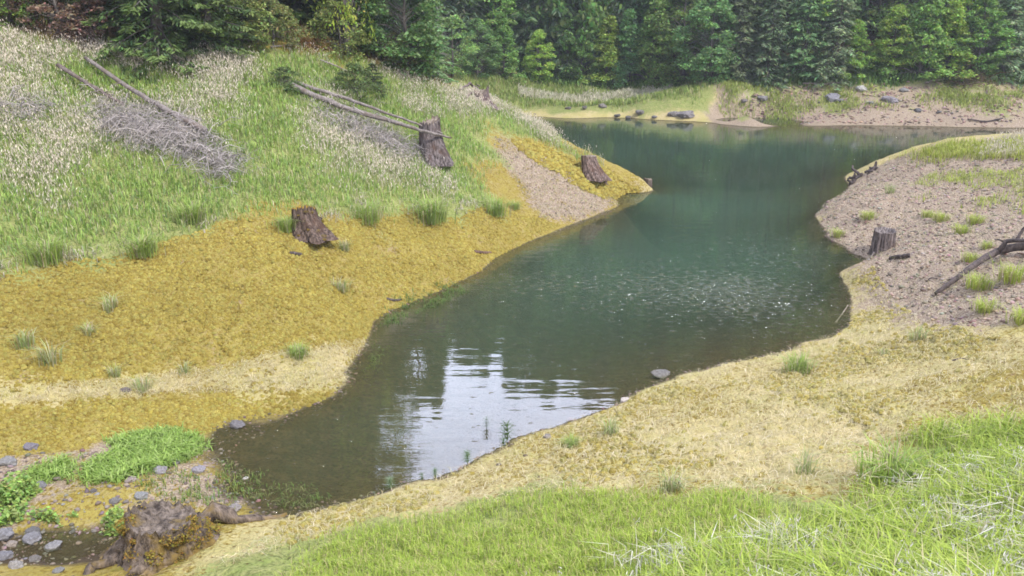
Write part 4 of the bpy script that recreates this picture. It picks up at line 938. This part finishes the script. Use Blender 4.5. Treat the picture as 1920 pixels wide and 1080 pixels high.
# undergrowth beneath the left trees
P_LU = np.array([(-26, 26), (-18.5, 28.6), (-13.6, 30.4), (-9.6, 32.8), (-7, 35), (-5, 38), (-5, 46), (-9, 46), (-16, 40), (-24, 36)])
qlu = inside_pts(P_LU, 16000)
grass('undergrowth', qlu, (.2, .7), (.05, .11), [(.16, .25, .06), (.24, .30, .08), (.25, .18, .09)], (3, 2, 2), 'mixed undergrowth beneath the trees on the left hillside', clump=.3, cat='undergrowth')
# creek plants
P_HT = poly([(30, 905), (90, 870), (180, 845), (240, 818), (330, 810), (385, 832), (385, 858), (300, 880), (220, 905), (120, 915)])
qh = inside_pts(P_HT, 7500, lambda x, y, s: np.clip(s * 2.2 + (fbm(x * 1.5, y * 1.5, 63, 3) - .48) * 4, 0, 1))
grass('ground_plants', qh, (.05, .24), (.016, .03), [(.34, .48, .11), (.28, .42, .09), (.42, .54, .17)], (3, 3, 2), 'feathery light green plants on the bar beside the creek mouth', lean=(.1, .6), bend=(.2, .8), clump=.07, cat='plants')
P_LP = poly([(-30, 935), (60, 920), (130, 930), (230, 960), (235, 1005), (160, 1000), (60, 975), (-30, 1000)])
ql = inside_pts(P_LP, 2600, lambda x, y, s: sstep(.50, .60, fbm(x * 1.8, y * 1.8, 96, 3))); zl = hgt(ql[:, 0], ql[:, 1]) + rng.random(len(ql)) * (.06 + .3 * sstep(.5, .7, fbm(ql[:, 0] * 1.8, ql[:, 1] * 1.8, 96, 3)))
b = Bag(); leafquads(b, np.stack([ql[:, 0], ql[:, 1], zl], 1), .065, .9, leafcol((.30, .42, .11), len(ql), rng), rng)
tag(link('leafy_plants', b.build('leafy_plants'), M_GRASS), 'broad leaved green plants beside the muddy creek at left', 'plants', None, 'stuff')
P_BG = poly([(400, 900), (430, 880), (470, 930), (440, 960), (330, 950), (260, 930), (250, 900), (330, 880)])
qb = inside_pts(P_BG, 700); grass('ground_plants', qb, (.05, .16), (.01, .02), [(.2, .32, .08), (.28, .30, .08)], (1, 1), 'small green sprigs among the pebbles by the shallow water', clump=.08, cat='plants')
def weeds(name, pts, n, h, wd, cols, label, z0=0.):
    P = np.array([atz(u, v, 0)[:2] for u, v in pts]); q = inside_pts(P, n); q = q[rng.integers(0, len(q) // 7, len(q))] + rng.normal(size=q.shape) * .07; N = len(q); b = Bag()
    z = np.maximum(hgt(q[:, 0], q[:, 1]), -.04)
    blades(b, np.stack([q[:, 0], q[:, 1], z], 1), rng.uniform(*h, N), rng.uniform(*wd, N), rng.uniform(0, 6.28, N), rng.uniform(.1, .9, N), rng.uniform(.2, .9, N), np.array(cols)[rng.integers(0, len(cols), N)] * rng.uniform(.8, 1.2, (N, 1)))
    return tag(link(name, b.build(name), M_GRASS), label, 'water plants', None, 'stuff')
weeds('water_plants', [(715, 605), (728, 575), (790, 550), (850, 530), (880, 545), (830, 568), (770, 590), (735, 615)], 700, (.05, .16), (.012, .025), [(.12, .20, .05), (.17, .24, .06)], 'green water plants floating along the left shore')
weeds('water_plants', [(690, 690), (705, 640), (720, 650), (705, 700)], 120, (.04, .1), (.01, .02), [(.17, .22, .06)], 'few green plants in the shallows below the moss point')
weeds('water_plants', [(395, 860), (440, 870), (560, 900), (640, 935), (560, 955), (480, 940), (430, 900)], 420, (.03, .12), (.008, .018), [(.16, .24, .06), (.24, .26, .1)], 'scattered sprigs in the shallow creek mouth')
# single tufts one can point at
def tuftmesh(seed, n, h, wd, cols, spread, seeds=False):
    r = np.random.default_rng(seed); b = Bag(); B = np.concatenate([r.normal(size=(n, 2)) * spread, np.full((n, 1), -.02)], 1)
    c = np.array(cols)[r.integers(0, len(cols), n)] * r.uniform(.8, 1.2, (n, 1))
    blades(b, B, r.uniform(h * .5, h, n), r.uniform(wd * .7, wd * 1.3, n), np.arctan2(B[:, 1], B[:, 0]) + r.normal(size=n) * .8, r.uniform(.05, .5, n), r.uniform(.05, .6, n), c)
    return b.build('grass_tuft')
TG = [tuftmesh(i, 240, 1., .026, [(.34, .47, .10), (.41, .53, .13), (.29, .41, .12), (.55, .50, .3)], .22) for i in range(5)]
TY = [tuftmesh(i + 5, 200, 1., .03, [(.46, .56, .09), (.38, .50, .08), (.54, .58, .18), (.55, .48, .28)], .24) for i in range(5)]
TS = [tuftmesh(i + 9, 70, 1., .028, [(.38, .46, .19), (.34, .45, .15), (.50, .48, .28), (.58, .52, .35)], .16) for i in range(4)]
TUFT = [(1495, 698, 44, 'G', 'dense bright tuft standing alone on the straw near the right shore'), (1628, 410, 24, 'Y', 'slim tuft on gravel above the hollow stump'), (1570, 444, 24, 'Y', 'bright tuft at the waterline left of the hollow stump'),
        (1802, 438, 28, 'Y', 'tall tuft on gravel, halfway between stump and right edge'), (1765, 415, 26, 'Y', 'broad pale tuft cluster on gravel above the tall tuft'), (1740, 408, 22, 'Y', 'small round tuft left of the broad pale cluster'), (1828, 420, 30, 'Y', 'feathery tuft right of the tall gravel tuft'),
        (1850, 466, 22, 'Y', 'narrow tuft just above the dark twisted log'), (1835, 540, 42, 'Y', 'bushy yellow green tuft under the dark twisted log'), (1900, 528, 52, 'Y', 'large feathery tuft at the right edge under the log'), (1846, 585, 38, 'Y', 'loose tuft below the bushy tuft under the log'),
        (1918, 605, 44, 'Y', 'tuft cut by the right edge below the gravel'), (1718, 638, 36, 'S', 'thin pale tuft on the straw below the gravel slope'), (1656, 668, 20, 'S', 'faint small tuft right of the lone dense tuft'), (1820, 490, 26, 'Y', 'low spread tuft left of the dark log'),
        (1143, 815, 38, 'S', 'thin upright sprig on the near straw slope'), (1070, 838, 28, 'G', 'short green sprig beside bare soil on the near bank'), (1258, 920, 56, 'S', 'loose grey green tuft at the edge of the near grass'), (1508, 888, 54, 'S', 'seedy tuft on brown soil right of the near grass edge'), (1668, 905, 92, 'G', 'largest dark green clump at the near right'),
        (208, 582, 42, 'S', 'single green sprig in the middle of the left moss'), (560, 670, 34, 'G', 'small green tuft on the lower moss near the water'), (96, 682, 56, 'S', 'tall pale sprig on the moss near the left edge'), (48, 652, 46, 'S', 'greyish sprig left of the tall pale sprig'), (168, 628, 32, 'S', 'short green sprig above the tall pale sprig'), (268, 735, 40, 'S', 'thin sprig on the straw strip by the dark rock'),
        (346, 700, 28, 'S', 'tiny sprig on the straw strip'), (216, 706, 28, 'S', 'faint sprig left of the straw strip middle'), (270, 478, 50, 'G', 'deep green tuft overhanging the top of the moss'), (92, 490, 60, 'G', 'wide dark green clump hanging over the moss at left'), (362, 415, 48, 'G', 'bluish green clump at the lower grass edge'), (540, 432, 38, 'G', 'green sprig growing at the foot of the moss capped stump'),
        (640, 545, 34, 'S', 'pale thin sprig on the moss above the water plants'), (645, 470, 30, 'S', 'faint sprig on the moss right of the moss capped stump'), (928, 402, 44, 'G', 'green tuft below the bare gravel strip'), (965, 392, 20, 'G', 'small tuft beside the lower gravel strip'), (808, 415, 60, 'G', 'leafy clump at the lower corner of the spur grass'), (690, 415, 46, 'G', 'green clump on the moss edge right of the stump'),
        (1100, 258, 30, 'S', 'pale tuft on the crest overlooking the lake'), (1668, 362, 22, 'S', 'faint tuft low on the right mound')]
for k, (u, v, hp, t, lab) in enumerate(TUFT):
    p = hit(u, v); L_ = {'G': TG, 'Y': TY, 'S': TS}[t]; o = link('grass_tuft', L_[k % len(L_)], M_GRASS); s = hp * pxm(p) * (.95 if t == 'Y' else 1.1)
    o.location = p; o.scale = (s, s, s); o.rotation_euler = (0, 0, rng.uniform(0, 6.28)); tag(o, lab, 'grass tuft', 'single grass tufts')
# weeds standing in the shallow water, dark against the mirrored sky
def weed(u, v, hp, label, pairs, c=(.10, .16, .06)):
    p = atz(u, v, -.03); r = np.random.default_rng(int(u)); h = hp * pxm(p) * 1.15; b = Bag(); tube(b, [(0, 0, -.1), (.01, 0, h * .5), (0, .01, h)], [.006, .005, .003], 4, c)
    for q in range(pairs):
        z = h * (.2 + .8 * q / pairs); n = 7; az = np.arange(n) * 6.28 / n + r.random()
        blades(b, np.repeat([[0, 0, z]], n, 0), np.full(n, h * .24), np.full(n, h * .07), az, np.full(n, 1.6), np.full(n, .4), np.repeat([c], n, 0) * r.uniform(.8, 1.2, (n, 1)))
    o = link('water_weed', b.build('water_weed'), M_GRASS); o.location = p
    tag(o, label, 'water weed', 'weeds standing at the near waterline')
weed(950, 832, 38, 'tall dark weed standing in the mirrored sky', 4); weed(944, 842, 20, 'short weed touching the shore beside the tall dark weed', 3); weed(876, 872, 26, 'widest whorled weed at the near waterline', 4, (.13, .22, .08)); weed(816, 897, 18, 'small leafy weed left of the widest weed', 4, (.13, .22, .08)); weed(791, 903, 16, 'thin weed left of the small leafy weed', 3); weed(732, 920, 24, 'pale green weed furthest left on the near waterline', 5, (.2, .28, .14)); weed(912, 806, 24, 'faint thin weed out in the mirrored sky', 3, (.3, .34, .3))


# moss cushions, straw litter and waterline grit: uncountable cover of the ground
P_MOSS = poly([(-60, 522), (60, 507), (130, 487), (270, 472), (330, 442), (430, 414), (540, 402), (640, 420), (760, 400), (850, 407), (925, 387), (1010, 410), (1050, 422), (970, 463), (900, 508), (830, 543),
               (770, 567), (700, 600), (680, 650), (655, 706), (620, 743), (560, 773), (440, 795), (380, 812), (240, 818), (120, 842), (-60, 868)])
P_MOSS2 = poly([(955, 262), (1000, 262), (1090, 305), (1150, 322), (1200, 352), (1130, 372), (1060, 335), (985, 290)])
def cushions(name, P, n, lo, hi, cols, label, fn=None):
    q = inside_pts(P, n, fn); z = hgt(q[:, 0], q[:, 1]); k = z > .01; q, z = q[k], z[k]; N = len(q); K = 7; th = np.arange(K) * 2 * np.pi / K
    s = lo + (hi - lo) * rng.random(N) ** 2; hh = s * rng.uniform(.35, .95, N); a = rng.uniform(0, 6.28, N)
    R1 = s[:, None] * rng.uniform(.75, 1.25, (N, K)); R2 = R1 * rng.uniform(.55, .8, (N, K))
    def ring(Rr, zz): return np.stack([q[:, :1] + np.cos(th + a[:, None]) * Rr, q[:, 1:] + np.sin(th + a[:, None]) * Rr * .85, (z[:, None] + zz) + 0 * Rr], -1)
    V = np.concatenate([ring(R1, -.012 + 0 * hh[:, None]), ring(R2, hh[:, None] * rng.uniform(.6, 1, (N, K))), np.stack([q[:, 0], q[:, 1], z + hh * 1.05], 1)[:, None]], 1)
    j = np.arange(K); j2 = (j + 1) % K
    T = np.concatenate([np.stack([j, j2, K + j2], 1), np.stack([j, K + j2, K + j], 1), np.stack([K + j, K + j2, np.full(K, 2 * K)], 1)])
    c = np.array(cols)[rng.integers(0, len(cols), N)] * rng.uniform(.78, 1.14, (N, 1)) * (.82 + .36 * fbm(q[:, 0] * .7, q[:, 1] * .7, 69, 3))[:, None]
    b = Bag(); b.add(V.reshape(-1, 3), (np.arange(N)[:, None, None] * (2 * K + 1) + T[None]).reshape(-1, 3), None, np.repeat(np.clip(c, .01, .9), 2 * K + 1, 0))
    return tag(link(name, b.build(name, True), M_CUSH), label, 'moss', None, 'stuff')
m, nt, bs = mat('moss_cushion'); vc = N_(nt, 'VertexColor', layer_name='Col'); ge = N_(nt, 'NewGeometry'); f_ = noise(nt, 55, 3, .7, ge.outputs['Position'])
nt.links.new(mixc(nt, ramp(nt, f_, .4, .62, 0, .55), vc.outputs[0], (.17, .11, .025)), bs.inputs['Base Color']); bs.inputs['Roughness'].default_value = 1; bs.inputs['Specular IOR Level'].default_value = .1; bump(nt, f_, 1, .03, bs); M_CUSH = m
MC = [(.42, .345, .075), (.47, .395, .105), (.38, .305, .065), (.42, .38, .10), (.33, .25, .055)]
cushions('moss', P_MOSS, 46000, .015, .058, MC, 'golden moss cushions covering the left bank', lambda x, y, s: np.clip(1 - 1.2 * sstep(-.5, .3, sdf(P_LSTRAW, x, y)), 0.05, 1) * (.35 + .65 * sstep(.35, .55, fbm(x * .8, y * .8, 64, 3))))
cushions('moss', P_MOSS2, 2600, .03, .12, MC, 'golden moss cushions beside the bare gravel strip on the spur')
P_NEAR = poly([(540, 972), (640, 948), (760, 915), (880, 872), (950, 835), (1040, 805), (1130, 774), (1200, 739), (1280, 705), (1400, 677), (1500, 652), (1592, 618), (1600, 560), (1580, 518), (1640, 500), (1720, 600), (1900, 640), (1980, 780), (1700, 830), (1630, 930), (1290, 940), (1000, 930), (800, 950), (620, 1000), (400, 1075)])
cushions('moss', P_NEAR, 6500, .015, .07, [(.50, .42, .13), (.46, .38, .10), (.52, .46, .2), (.44, .41, .13)], 'thin yellowish moss patches on the near straw bank', lambda x, y, s: .05 + sstep(.5, .66, fbm(x * .7, y * .7, 66, 3)))
def litter(P, n, cols, label, fn=None, h=(.05, .13), wd=(.004, .009)):
    q = inside_pts(P, n, fn); N = len(q); z = hgt(q[:, 0], q[:, 1]); k = z > .015; q, z = q[k], z[k]; N = len(q); b = Bag()
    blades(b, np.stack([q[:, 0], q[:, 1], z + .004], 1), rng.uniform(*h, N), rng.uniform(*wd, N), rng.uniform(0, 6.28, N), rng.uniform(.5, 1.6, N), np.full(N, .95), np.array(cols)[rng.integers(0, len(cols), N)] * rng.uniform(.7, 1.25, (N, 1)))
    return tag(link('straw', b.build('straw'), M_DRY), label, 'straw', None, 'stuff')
ST = [(.68, .59, .36), (.62, .53, .29), (.72, .64, .46), (.50, .42, .23), (.54, .51, .24)]
litter(P_NEAR, 17000, ST, 'matted dry straw on the near bank')
litter(P_LSTRAW, 4500, ST, 'matted dry straw strip on the left bank')
litter(P_PATH, 1500, [(.40, .42, .16), (.42, .34, .14), (.45, .40, .26)], 'thin grass wisps on the bare gravel strip of the spur', None, (.06, .18), (.008, .016))
litter(P_RGRAV, 5000, [(.40, .42, .16), (.36, .33, .18), (.45, .40, .26)], 'thin dry grass wisps among the right gravel', None, (.05, .14), (.006, .012))
lo_, hi_ = np.array([-10, 9.5]), np.array([17, 42])
def shore_pts(n, za, zb):
    out = np.zeros((0, 2))
    while len(out) < n:
        q = rng.uniform(lo_, hi_, (30000, 2)); z = hgt(q[:, 0], q[:, 1]); out = np.concatenate([out, q[(z > za) & (z < zb)]])
    return out[:n]
qs = shore_pts(4200, -.06, .035)
_keep = inside_pts; inside_pts = lambda P, n, fn=None: qs
stones('pebbles', None, 4200, .006, .040, 'dark wet pebbles and grit along the waterline', None, (.62, .62, .60))
inside_pts = _keep
for o_ in (): pass
# ------------------------------------------------------------------ damp air over the lake
import bmesh
bm = bmesh.new(); bmesh.ops.create_cube(bm, size=1)
me = bpy.data.meshes.new('haze'); bm.to_mesh(me); bm.free()
m = bpy.data.materials.new('haze'); m.use_nodes = True; nt = m.node_tree; nt.nodes.clear()
ou = nt.nodes.new('ShaderNodeOutputMaterial'); pv = nt.nodes.new('ShaderNodeVolumePrincipled')
pv.inputs['Color'].default_value = (.86, .92, 1, 1); pv.inputs['Density'].default_value = .0007
nt.links.new(pv.outputs[0], ou.inputs['Volume'])
o = link('haze', me, m); o.location = (10, 73, 45); o.scale = (190, 190, 130)
tag(o, 'thin damp air between the banks and far wood', 'haze', None, 'stuff')
